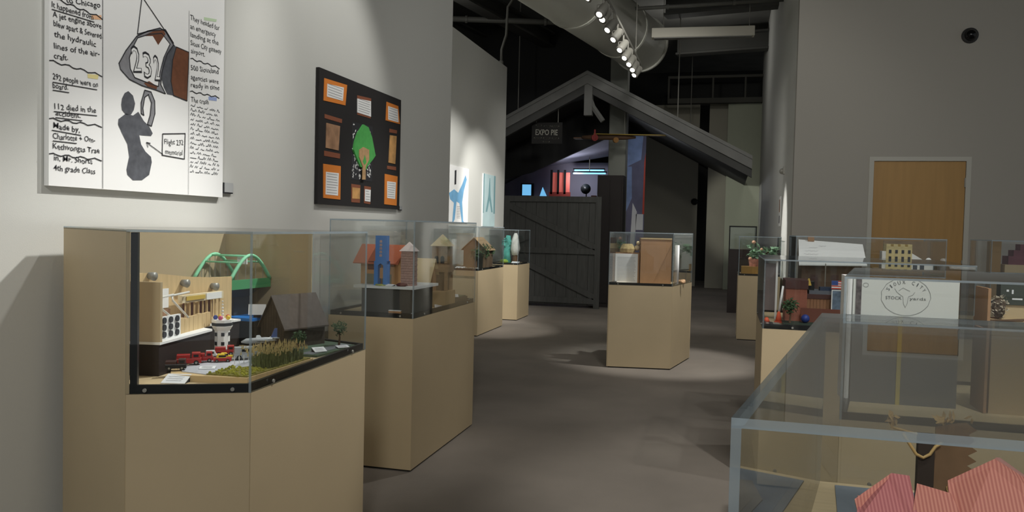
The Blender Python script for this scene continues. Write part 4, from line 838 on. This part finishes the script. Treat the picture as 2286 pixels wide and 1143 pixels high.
# ---------------------------------------------------------------- nearest glass case
d6 = .662
t = thing('map_sheet', 'blue and tan map base sheet in the nearest glass case', 'map', (.75, 1.85, d6)); m = MB(); m.prism([(-.55, -.68), (.58, -.68), (.42, .66), (-.42, .66)], 0, .004); m.build('sheet', mat('map_blue', (128, 136, 144), .7, var=.25, scale=5), t)
for pl in ([(-.40, .1), (-.2, .16), (-.05, .42), (-.3, .55), (-.38, .4)], [(.05, .2), (.3, .3), (.33, .6), (.1, .5)], [(-.25, -.3), (-.05, -.25), (-.1, 0), (-.3, -.05)]):
    m = MB(); m.prism(pl, .004, .007); m.build('land_patch', mat('map_tan', (146, 142, 134), .8, var=.1, scale=8), t)
ph = thing('paper_house_model', 'salmon pink striped paper house with folded roofs', 'model', (.42, 1.50, d6))
PKS = stripes('pink_stripe_paper', (224, 150, 132), (198, 120, 108), 55, 'X'); PKR = stripes('rose_stripe_paper', (216, 138, 136), (192, 112, 114), 55, 'X')
m = MB(); m.span((-.17, -.06, 0), (.22, .10, .255)); m.build('walls', mat('pink_wall_paper', (206, 150, 140), .8), ph)
def fold(name, q, mt, parent, th=.004):
    m = MB(); v = [Vector(p) for p in q]; n = (v[1]-v[0]).cross(v[-1]-v[0]).normalized()*th; k = len(v)
    m.add(v+[p+n for p in v], [tuple(range(k))[::-1], tuple(range(k, 2*k))]+[(i, (i+1) % k, k+(i+1) % k, k+i) for i in range(k)]); return m.build(name, mt, parent)
fold('left_roof_face', [(-.20, -.07, .255), (-.10, -.08, .255), (-.098, .03, .316), (-.125, .04, .315), (-.175, .03, .275)], PKR, ph)
fold('left_roof_lip', [(-.186, -.05, .25), (-.190, .0, .278), (-.125, .04, .319), (-.138, .02, .295)], PKS, ph)
fold('right_roof_face', [(-.055, -.09, .235), (.18, -.12, .235), (.15, .0, .292), (.03, .02, .362), (-.04, .02, .318)], PKS, ph)
fold('right_roof_return', [(.03, .02, .364), (.18, .0, .255), (.20, .08, .25), (.06, .10, .345)], mat('pink_wall_paper', (0, 0, 0)), ph)
fold('dormer_flap', [(-.112, -.06, .262), (-.092, -.0, .316), (-.042, -.012, .308), (-.028, -.075, .262)], PKS, ph)
fold('lower_roof_face', [(-.02, -.14, .215), (.21, -.15, .215), (.17, -.07, .285), (.10, -.06, .262)], PKR, ph)
tw = thing('cardboard_tower_model', 'torn brown cardboard tower with gold wavy trim behind pink house', 'model', (.42, 1.76, d6))
CB2 = mat('dark_cardboard', (132, 104, 76), .85, var=.12, scale=20)
pts = [(-.005, 0), (.06, 0)]
for i in range(30): pts.append((.056+(.013 if i % 2 else -.002)+random.uniform(-.003, .003), .06+.0103*i))
pts += [(.05, .372), (.02, .366), (-.005, .36)]
m = MB(); n = len(pts); m.add([(x, 0, z) for x, z in pts]+[(x, .006, z) for x, z in pts], [tuple(range(n)), tuple(range(n, 2*n))[::-1]]+[(i, n+i, n+(i+1) % n, (i+1) % n) for i in range(n)]); m.build('torn_panel', CB2, tw)
m = MB(); m.span((-.038, -.012, 0), (-.008, .006, .345)); m.build('dark_post', mat('dark_post', (62, 52, 44), .7), tw)
GO = mat('gold_edge', (206, 172, 112), .4)
m = MB(); m.tube([(-.068, -.014, .345), (-.055, -.016, .325), (-.043, -.018, .306), (-.03, -.018, .300), (-.018, -.018, .308), (-.008, -.016, .324), (.004, -.014, .332)], .0032, 8); m.build('wavy_trim', GO, tw, True)
m = MB(); m.leaves((.03, .0, .375), (.045, .01, .012), 16, .022); m.build('torn_edge', GO, tw)
m = MB(); m.leaves((-.085, .0, .37), (.014, .01, .014), 10, .02); m.tube([(-.085, 0, .35), (-.085, 0, .372)], .003, 6); m.tube([(-.085, 0, .352), (-.03, 0, .34)], .003, 6); m.build('gold_foil', GO, tw)
m = MB(); m.tube([(.03+.012*math.cos(i*.5), -.003, .24+.012*math.sin(i*.5)) for i in range(10)], .0012, 6); m.build('wire_loop', GO, tw)
# ---------------------------------------------------------------- ceiling fittings
DUCTA = math.radians(-10.6); du = Vector((math.sin(-DUCTA), math.cos(DUCTA), 0)); dp = Vector((math.cos(DUCTA), -math.sin(-DUCTA), 0))
M_DUCT = mat('duct_grey', (196, 196, 186), .6)
t = thing('air_duct', 'large round grey ventilation duct under the dark ceiling', 'duct', (-1.55, 14.2, 4.62), DUCTA)
R = .46; m = MB(); m.tube([(0, 0, 0), (0, -16, 0)], R, 40); m.build('main_run', M_DUCT, t, True)
for y in (-1.2, -3.2, -5.2, -7.2, -9.2):
    m = MB(); m.tube([(0, y-.03, 0), (0, y+.03, 0)], R+.012, 40); m.build('joint_band', M_DUCT, t)
m = MB(); m.tube([(0, -.05, 0), (0, .0, 0)], R+.03, 40); m.build('end_flange', M_DUCT, t)
for y in (-2, -8):
    m = MB(); m.tube([(0, y, R), (0, y, 1.3)], .012, 6); m.build('hanger_rod', M_METAL, t)
# track with lamps
tr = thing('light_track', 'ceiling track carrying the row of spot lamps', 'track', (-1.40, 10.4, 3.98)); m = MB(); m.span((-.02, -8.0, 0), (.02, 2.4, .04)); m.build('rail', M_METAL, tr)
for y in (-5, -1.5, 1.8):
    m = MB(); m.tube([(0, y, .04), (0, y, 1.92)], .008, 6); m.build('drop_rod', M_METAL, tr)
LENS = mat('lit_lens', (255, 248, 232), .4, emit=14); M_HEAD = mat('lamp_head_grey', (126, 124, 116), .5)
LY = [8.27, 8.95, 9.17, 9.65, 10.15, 10.75, 11.25, 11.7, 12.1, 12.5]
order = ('nearest', 'second', 'third', 'fourth', 'fifth', 'sixth', 'seventh', 'eighth', 'ninth', 'farthest')
proto = None
for i, y in enumerate(LY):
    if proto is None:
        lp = thing('track_lamp', '', 'lamp', (0, 0, 0), 0, 'lit spot lamps on the ceiling track')
        m = MB(); m.tube([(0, 0, .0), (0, 0, -.10)], .012, 8); m.build('stem', M_HEAD, lp)
        ax = Vector((-.40, -.55, -.73)).normalized(); c = Vector((0, 0, -.15))
        m = MB(); m.tube([c-ax*.09, c-ax*.07, c+ax*.07, c+ax*.10], [.03, .05, .055, .06], 16); m.build('head', M_HEAD, lp, True)
        m = MB(); m.tube([c+ax*.10, c+ax*.104], .034, 16); m.build('lens', LENS, lp)
        m = MB(); m.tube([Vector((-.065, 0, -.10)), Vector((-.065, 0, -.16))], .006, 6); m.tube([Vector((.065, 0, -.10)), Vector((.065, 0, -.16))], .006, 6); m.tube([Vector((-.065, 0, -.10)), Vector((.065, 0, -.10))], .006, 6); m.build('yoke', M_HEAD, lp)
        proto = lp; o = lp
    else: o = copy_tree(proto)
    o.location = (-1.40, y, 3.98-.13+.13); o.rotation_euler = (0, 0, random.uniform(-.5, .5)); o['label'] = 'lit spot lamp on ceiling track, %s in the row' % order[i] if i in (0, 9) else 'lit spot lamp on ceiling track, %s from the near end' % order[i]
# fluorescent box and pipes
t = thing('light_fixture', 'long pale unlit box fixture hanging right of the duct', 'fixture', (-.465, 13.0, 4.42), DUCTA+math.radians(14)); m = MB(); m.span((-.78, -.08, 0), (.78, .08, .15)); m.build('housing', mat('pale_fixture', (196, 192, 178), .6), t, bevel=.01)
m = MB(); m.span((-.74, -.07, -.012), (.74, .07, 0)); m.build('diffuser', mat('grey_diffuser', (120, 120, 116), .5), t)
for x in (-.6, .7):
    m = MB(); m.tube([(x, 0, .15), (x, 0, 1.48)], .006, 6); m.build('hanger', M_METAL, t)
M_PIPE = mat('pipe_grey', (96, 96, 90), .6); M_BEAM = mat('beam_grey', (74, 74, 70), .8)
def pipe(label, a, b, r, mt=M_PIPE, name='ceiling_pipe', cat='pipe'):
    a, b = Vector(a), Vector(b); t = thing(name, label, cat, tuple((a+b)/2)); h = (b-a)/2; m = MB(); m.tube([-h, h], r, 10); m.build('tube', mt, t, True)
    e = (b-a).normalized()
    for k in (-.4, .4):
        m = MB(); m.tube([h*k-e*.02, h*k+e*.02], r*1.35, 10); m.build('coupling', mt, t)
pipe('thin grey sprinkler pipe above the unlit box fixture', (-1.7, 12.3, 4.72), (.72, 12.95, 4.93), .028)
pipe('grey pipe crossing ceiling left of the duct', (-5.5, 13.2, 5.0), (-2.2, 14.2, 5.0), .05)
t = thing('conduit', 'bent grey conduit rising from end of far left wall', 'conduit', (-3.6, 12.6, 4.0)); m = MB(); m.tube([(0, 0, 0), (0, .0, .25), (.06, .05, .5), (.06, .1, .95), (.25, .2, 1.3), (.3, .2, 1.9)], .022, 8); m.build('tube', M_PIPE, t, True); m = MB(); m.tube([(0, 0, 0), (0, 0, .07)], .035, 8); m.build('fitting', M_PIPE, t)
def beam(label, a, b, w_, h_):
    a, b = Vector(a), Vector(b); c = (a+b)/2; L = (b-a).length; t = thing('ceiling_beam', label, 'beam', tuple(c), math.atan2((b-a).y, (b-a).x))
    for z, hh in ((h_/2-.02, .04), (-h_/2+.02, .04)):
        m = MB(); m.box((0, 0, z), (L, w_, hh)); m.build('flange', M_BEAM, t)
    m = MB(); m.box((0, 0, 0), (L, .03, h_-.08)); m.build('web', M_BEAM, t)
for i, (x, lab) in enumerate(((-2.9, 'nearest the duct'), (-4.2, 'in the middle'), (-5.6, 'farthest left'))):
    b = Vector((x, 12.5, 5.15)); beam('dark steel ceiling beam above far left wall, %s' % lab, b-du*7, b+du*5, .25, .3)
for i, (y, lab) in enumerate(((9.5, 'nearer one'), (12.0, 'farther one'))):
    b = Vector((-4.3, y, 5.55)); beam('dark cross beam over far left wall, %s' % lab, b-dp*3, b+dp*2.0, .2, .25)
for i, (y, z, lab) in enumerate(((11.0, 5.4, 'nearest'), (14.5, 5.4, 'middle'), (18.0, 5.45, 'rearmost'))):
    b = Vector((0, y, z)); beam('dark ceiling beam right of the duct, %s' % lab, b-dp*1.2, b+dp*1.4, .3, .4)
# ---------------------------------------------------------------- hanging gable roof and dark exhibit behind
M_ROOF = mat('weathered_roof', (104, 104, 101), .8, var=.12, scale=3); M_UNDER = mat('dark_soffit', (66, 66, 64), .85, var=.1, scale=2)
t = thing('gable_roof', 'large grey hanging gable roof over the dark exhibit', 'roof', (-2.43, 14, 4.13))
for s, lx in ((1, 2.80), (-1, 3.3)):
    k = 1.475/2.80; e = Vector((lx, 0, -k*lx))*1.0
    def slab(name, y0, y1, z0, z1, mt, x0=0, x1=1):
        a = Vector((s*lx*x0, 0, -k*lx*x0)); b = Vector((s*lx*x1, 0, -k*lx*x1)); m = MB()
        vs = [(a.x, y0, a.z+z0), (b.x, y0, b.z+z0), (b.x, y1, b.z+z0), (a.x, y1, a.z+z0), (a.x, y0, a.z+z1), (b.x, y0, b.z+z1), (b.x, y1, b.z+z1), (a.x, y1, a.z+z1)]
        m.add(vs, [(0, 3, 2, 1), (4, 5, 6, 7), (0, 1, 5, 4), (1, 2, 6, 5), (2, 3, 7, 6), (3, 0, 4, 7)]); return m.build(name, mt, t)
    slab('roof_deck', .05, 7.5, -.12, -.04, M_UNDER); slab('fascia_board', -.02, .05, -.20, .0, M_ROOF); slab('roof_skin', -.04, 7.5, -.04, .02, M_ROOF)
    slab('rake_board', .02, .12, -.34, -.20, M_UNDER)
m = MB(); m.span((-.05, .0, -.75), (.09, .14, -.1)); m.build('king_post', M_ROOF, t); m = MB(); m.tube([(0, .07, -.35), (.10, .07, -.6), (.28, .07, -.85)], .05, 6); m.build('curved_bracket', M_ROOF, t)
for x, y in ((-1.5, 1), (1.5, 1), (-1.5, 6), (1.5, 6)):
    m = MB(); m.tube([(x, y, -.75), (x, y, 1.77)], .01, 6); m.build('hanger_cable', M_METAL, t)
# gate
M_GATE = mat('dark_gate_wood', (74, 74, 71), .85, var=.15, scale=6, stretch=(4, 4, .5))
g = thing('barn_gate', 'dark grey plank gate with diagonal brace under hanging roof', 'gate', (-3.0, 14.0, 0))
for i in range(9):
    m = MB(); x = -.86+i*.191; m.span((x, 0, .05), (x+.186, .03, 1.93)); m.build('plank', M_GATE, g)
for z in (.08, .95, 1.86):
    m = MB(); m.span((-.87, -.03, z), (.87, 0, z+.1)); m.build('rail', M_GATE, g)
for x in (-.87, .78):
    m = MB(); m.span((x, -.032, 0), (x+.1, -.002, 1.96)); m.build('stile', M_GATE, g)
for z0 in (.18, 1.05):
    m = MB(); L = math.hypot(1.6, .72); m.box((0, -.016, z0+.38), (L, .028, .1), ry=math.atan2(.72, 1.6)); m.build('diagonal_brace', M_GATE, g)
m = MB(); m.span((-7.5, 14.02, 0), (-3.9, 14.1, 3.0)); struct('wall_exhibit', m, M_DARKWALL)
m = MB(); P_ = [(-7.5, 5.5), (-7.5, 2.3), (-4.41, 2.378), (-3.846, 2.518), (-2.844, 2.97), (-2.268, 3.234), (-2.2, 5.5)]; n_ = len(P_); m.add([(x, 15.9, z) for x, z in P_]+[(x, 16.0, z) for x, z in P_], [tuple(range(n_)), tuple(range(n_, 2*n_))[::-1]]+[(i, n_+i, n_+(i+1) % n_, (i+1) % n_) for i in range(n_)]); struct('wall_exhibit_upper', m, M_BLACK)
# cabinet and column
t = thing('cabinet', 'tall dark brown cabinet at foot of the grey column', 'cabinet', (-2.03, 14.35, 0)); m = MB(); m.span((-.23, 0, 0), (.23, .4, 2.36)); m.build('carcass', mat('black_brown', (34, 28, 26), .7), t)
m = MB(); m.span((-.2, -.018, .08), (-.01, 0, 2.28)); m.build('door', mat('black_brown', (0, 0, 0)), t); m = MB(); m.span((.01, -.018, .08), (.2, 0, 2.28)); m.build('door', mat('black_brown', (0, 0, 0)), t)
t = thing('red_post', 'dark red timber post left of the tall cabinet', 'post', (-2.33, 14.4, 0)); m = MB(); m.span((-.05, 0, 0), (.04, .1, 2.0)); m.build('post', mat('dark_red_wood', (70, 40, 34), .8), t); m = MB(); m.span((-.06, -.01, 0), (.05, .11, .06)); m.build('foot', M_BLACK, t)
t = thing('column', 'pale grey column rising behind the tall cabinet', 'column', (-2.0, 15.05, 0)); m = MB(); m.span((-.16, -.16, 0), (.16, .16, 5.9)); m.build('shaft', mat('column_grey', (128, 130, 122), .8), t, bevel=.02); m = MB(); m.span((-.19, -.19, 0), (.19, .19, .12)); m.build('foot', M_BLACK, t)
# hanging sign
sg = thing('hanging_sign', 'dark hanging sign board with pale lettering under the gable', 'sign', (-3.2, 14.3, 2.92)); m = MB(); m.span((-.28, 0, 0), (.28, .03, .38)); m.build('board', mat('sign_dark', (30, 29, 27), .8), sg)
Fs = fr((-.28, 0, 0), (1, 0, 0), (0, 0, 1)); mb = MB(); write(mb, 'EXPO PIE', Fs, (.07, .16), (.48, .15), .10, bold=.012, d=.002); mb.build('lettering', mat('sign_cream', (150, 148, 138), .8), sg)
flat('small_lettering', [r for a, b, y in ((.05, .18, .105), (.22, .34, .10), (.38, .50, .095), (.22, .33, .035), (.23, .34, .315), (.37, .50, .31), (.08, .18, .33)) for r in ribbon(wavy((a, y), (b, y-.004), .006, 12), .016)], mat('sign_cream_dim', (110, 108, 100), .8), sg, Fs, .002)
for x in (-.2, .2):
    m = MB(); m.tube([(x, .015, .38), (x, .015, .72 if x > 0 else .52)], .006, 6); m.build('chain', M_METAL, sg)
# hanging toy aeroplane
ap = thing('hanging_airplane', 'hanging model airplane with long thin yellow wing and red nose', 'model', (-1.80, 14.25, 3.03)); YW = mat('airplane_yellow', (150, 126, 46), .6)
m = MB(); m.box((.1, 0, .03), (1.25, .16, .012), ry=math.radians(1.5)); m.build('wing', YW, ap); m = MB(); m.tube([(-.75, .05, .0), (-.5, .05, 0), (.0, .05, 0), (.2, .05, -.01)], [.03, .05, .05, .02], 10); m.build('fuselage', mat('airplane_brown', (84, 62, 44), .7), ap, True)
m = MB(); m.tube([(-.52, -.03, -.02), (-.50, -.08, -.02)], .06, 10); m.build('nose', mat('airplane_red', (130, 34, 30), .6), ap); m = MB(); m.box((-.50, -.09, .02), (.025, .02, .20)); m.build('propeller', mat('airplane_red', (0, 0, 0)), ap)
m = MB(); m.box((-.82, .05, -.02), (.14, .2, .02)); m.build('tailplane', mat('airplane_brown', (0, 0, 0)), ap); m = MB(); m.tube([(-.15, .0, -.06), (-.13, -.04, -.06)], .05, 10); m.build('wheel', mat('airplane_tan', (140, 100, 50), .6), ap)
m = MB(); m.tube([(0, .05, .04), (0, .05, .66)], .004, 6); m.build('wire', M_METAL, ap)
# lit room beyond
m = MB(); m.span((-6.2, 19.4, 0), (-2.3, 19.5, 3.0)); struct('wall_lit_room', m, mat('lilac_wall', (150, 146, 160), .8))
M_LIL = mat('lilac_ceiling', (150, 150, 168), .8, stretch=(1, 1, 1), var=.1, scale=3)
m = MB(); m.add([(-4.6, 16.2, 3.02), (-2.5, 16.2, 3.55), (-2.5, 19.4, 3.2), (-4.6, 19.4, 2.85), (-4.6, 16.2, 3.1), (-2.5, 16.2, 3.63), (-2.5, 19.4, 3.28), (-4.6, 19.4, 2.93)], [(0, 1, 2, 3), (7, 6, 5, 4), (0, 4, 5, 1), (1, 5, 6, 2), (2, 6, 7, 3), (3, 7, 4, 0)]); struct('ceiling_lit_room', m, M_LIL)
CYAN = mat('cyan_light', (130, 200, 240), .5, emit=1.6)
for i, (y, z, x0, x1) in enumerate(((19.0, 2.80, -3.55, -2.85), (18.6, 2.70, -3.5, -2.75))):
    t = thing('light_bar', ('upper blue-white light bar in lit room beyond roof', 'lower blue-white light bar in lit room beyond roof')[i], 'lamp', ((x0+x1)/2, y, z)); m = MB(); h = (x1-x0)/2; m.span((-h, -.03, -.03), (h, .03, 0)); m.build('tube', CYAN, t); m = MB(); m.span((-h-.03, -.04, 0), (h+.03, .04, .03)); m.build('housing', M_LINER, t); m = MB(); m.tube([(0, 0, .03), (0, 0, .3)], .01, 6); m.build('rod', M_METAL, t)
t = thing('screen', 'small bright blue screen above the gate', 'screen', (-4.68, 18.9, 2.10)); m = MB(); m.span((-.16, 0, .04), (.16, .05, .36)); m.build('housing', M_LINER, t); m = MB(); m.span((-.12, -.006, .07), (.10, 0, .33)); m.build('display', mat('screen_blue', (110, 180, 226), .4, emit=1.0), t); m = MB(); m.span((-.05, 0, -2.10), (.05, .1, .04)); m.build('pole', M_LINER, t)
for i, (x, w_) in enumerate(((-4.28, .10), (-4.08, .08))):
    t = thing('screen', ('narrow blue lit slot right of the bright screen', 'small blue lit slot beside the red frame')[i], 'screen', (x, 18.9, 2.12)); m = MB(); m.add([(-w_, 0, 0), (w_, 0, 0), (-w_*.2, 0, .25 if i == 0 else .16), (-w_, .03, 0), (w_, .03, 0), (-w_*.2, .03, .25 if i == 0 else .16)], [(0, 1, 2), (5, 4, 3), (0, 3, 4, 1), (1, 4, 5, 2), (2, 5, 3, 0)]); m.build('display', mat('screen_blue', (0, 0, 0)), t); m = MB(); m.span((-.04, 0, -2.12), (.04, .03, 0)); m.build('stand', M_LINER, t)
rf = thing('barred_display', 'red lit display with dark bars in the room beyond', 'display', (-3.85, 18.7, 2.15)); m = MB(); m.span((-.22, .03, .1), (.24, .05, .56)); m.build('backing', mat('red_panel', (196, 96, 86), .6, emit=.35), rf)
for x in (-.22, -.06, .10):
    m = MB(); m.span((x, 0, .05), (x+.05, .03, .62)); m.build('bar', M_LINER, rf)
m = MB(); m.span((-.25, 0, .0), (.26, .06, .1)); m.build('sill', mat('red_sill', (150, 60, 52), .6), rf); m = MB(); m.span((-.04, 0, -2.15), (.04, .06, 0)); m.build('stand', M_LINER, rf)
t = thing('round_speaker', 'round dark speaker in front of the lilac wall', 'speaker', (-3.22, 18.8, 2.33)); m = MB(); m.tube([(0, 0, 0), (0, -.1, 0)], [.08, .12], 16); m.build('horn', M_LINER, t, True); m = MB(); m.ball((0, -.06, 0), .04, 8); m.build('centre', M_METAL, t, True); m = MB(); m.tube([(0, 0, -.1), (0, 0, -2.33)], .015, 6); m.build('pole', M_LINER, t)
bn = thing('banner', 'tall banner with blue and red mountain picture beside column', 'banner', (-1.98, 18.0, 0)); m = MB(); m.span((-.2, 0, .9), (.2, .03, 3.5)); m.build('sheet', mat('banner_lilac', (120, 118, 140), .7, var=.25, scale=2), bn)
Fn = fr((-.2, 0, .9), (1, 0, 0), (0, 0, 1)); flat('blue_picture', [[(0, 1.9), (.30, 2.05), (.34, 2.6), (0, 2.6)], [(0, .9), (.12, 1.2), (.1, 1.9), (0, 1.9)]], mat('banner_blue', (150, 170, 210), .7, var=.2, scale=4), bn, Fn, .002); flat('red_edge', [[(.36, .85), (.4, .85), (.4, 2.2), (.37, 2.0)]], mat('banner_red', (220, 90, 70), .7), bn, Fn, .003); flat('pale_picture', [[(.1, 0), (.2, 0), (.24, .9), (.14, 1.1)], [(.22, .5), (.38, .5), (.38, .85), (.22, .85)]], M_WHITE, bn, Fn, .003)
m = MB(); m.tube([(-.15, .04, 0), (-.15, .04, .9)], .015, 6); m.tube([(.15, .04, 0), (.15, .04, .9)], .015, 6); m.build('stand', M_LINER, bn)
t = thing('wall_sensor', 'small dark round fitting on olive corridor wall', 'sensor', (-.82, 21.0, 2.15)); m = MB(); m.tube([(0, 0, 0), (0, -.06, 0)], [.09, .07], 14); m.build('base', M_LINER, t, True); m = MB(); m.ball((0, -.06, 0), .05, 10); m.build('lens', M_BLACK, t, True)
def point(loc, p, color=(1, 1, 1), r=.1):
    l = bpy.data.lights.new('unseen_point', 'POINT'); l.energy = p; l.color = color; l.shadow_soft_size = r; o = bpy.data.objects.new('unseen_point', l); COL.objects.link(o); o.location = loc
for q in ((-3.0, 8.6, 4.4), (-.95, 16.8, 5.0), (-4.4, 11.5, 4.6)): point(q, 20, (1, .98, .93))   # added unseen points that lift the dark ceiling
point((-3.45, 18.5, 2.6), 14, (.9, .92, 1)); point((-1.5, 17.0, 3.0), 8, (.85, .9, 1)); spot((-.9, 16.5, 2.6), (.35, 20.3, 1.9), 110, 36, color=(1, 1, .92), rad=.1)
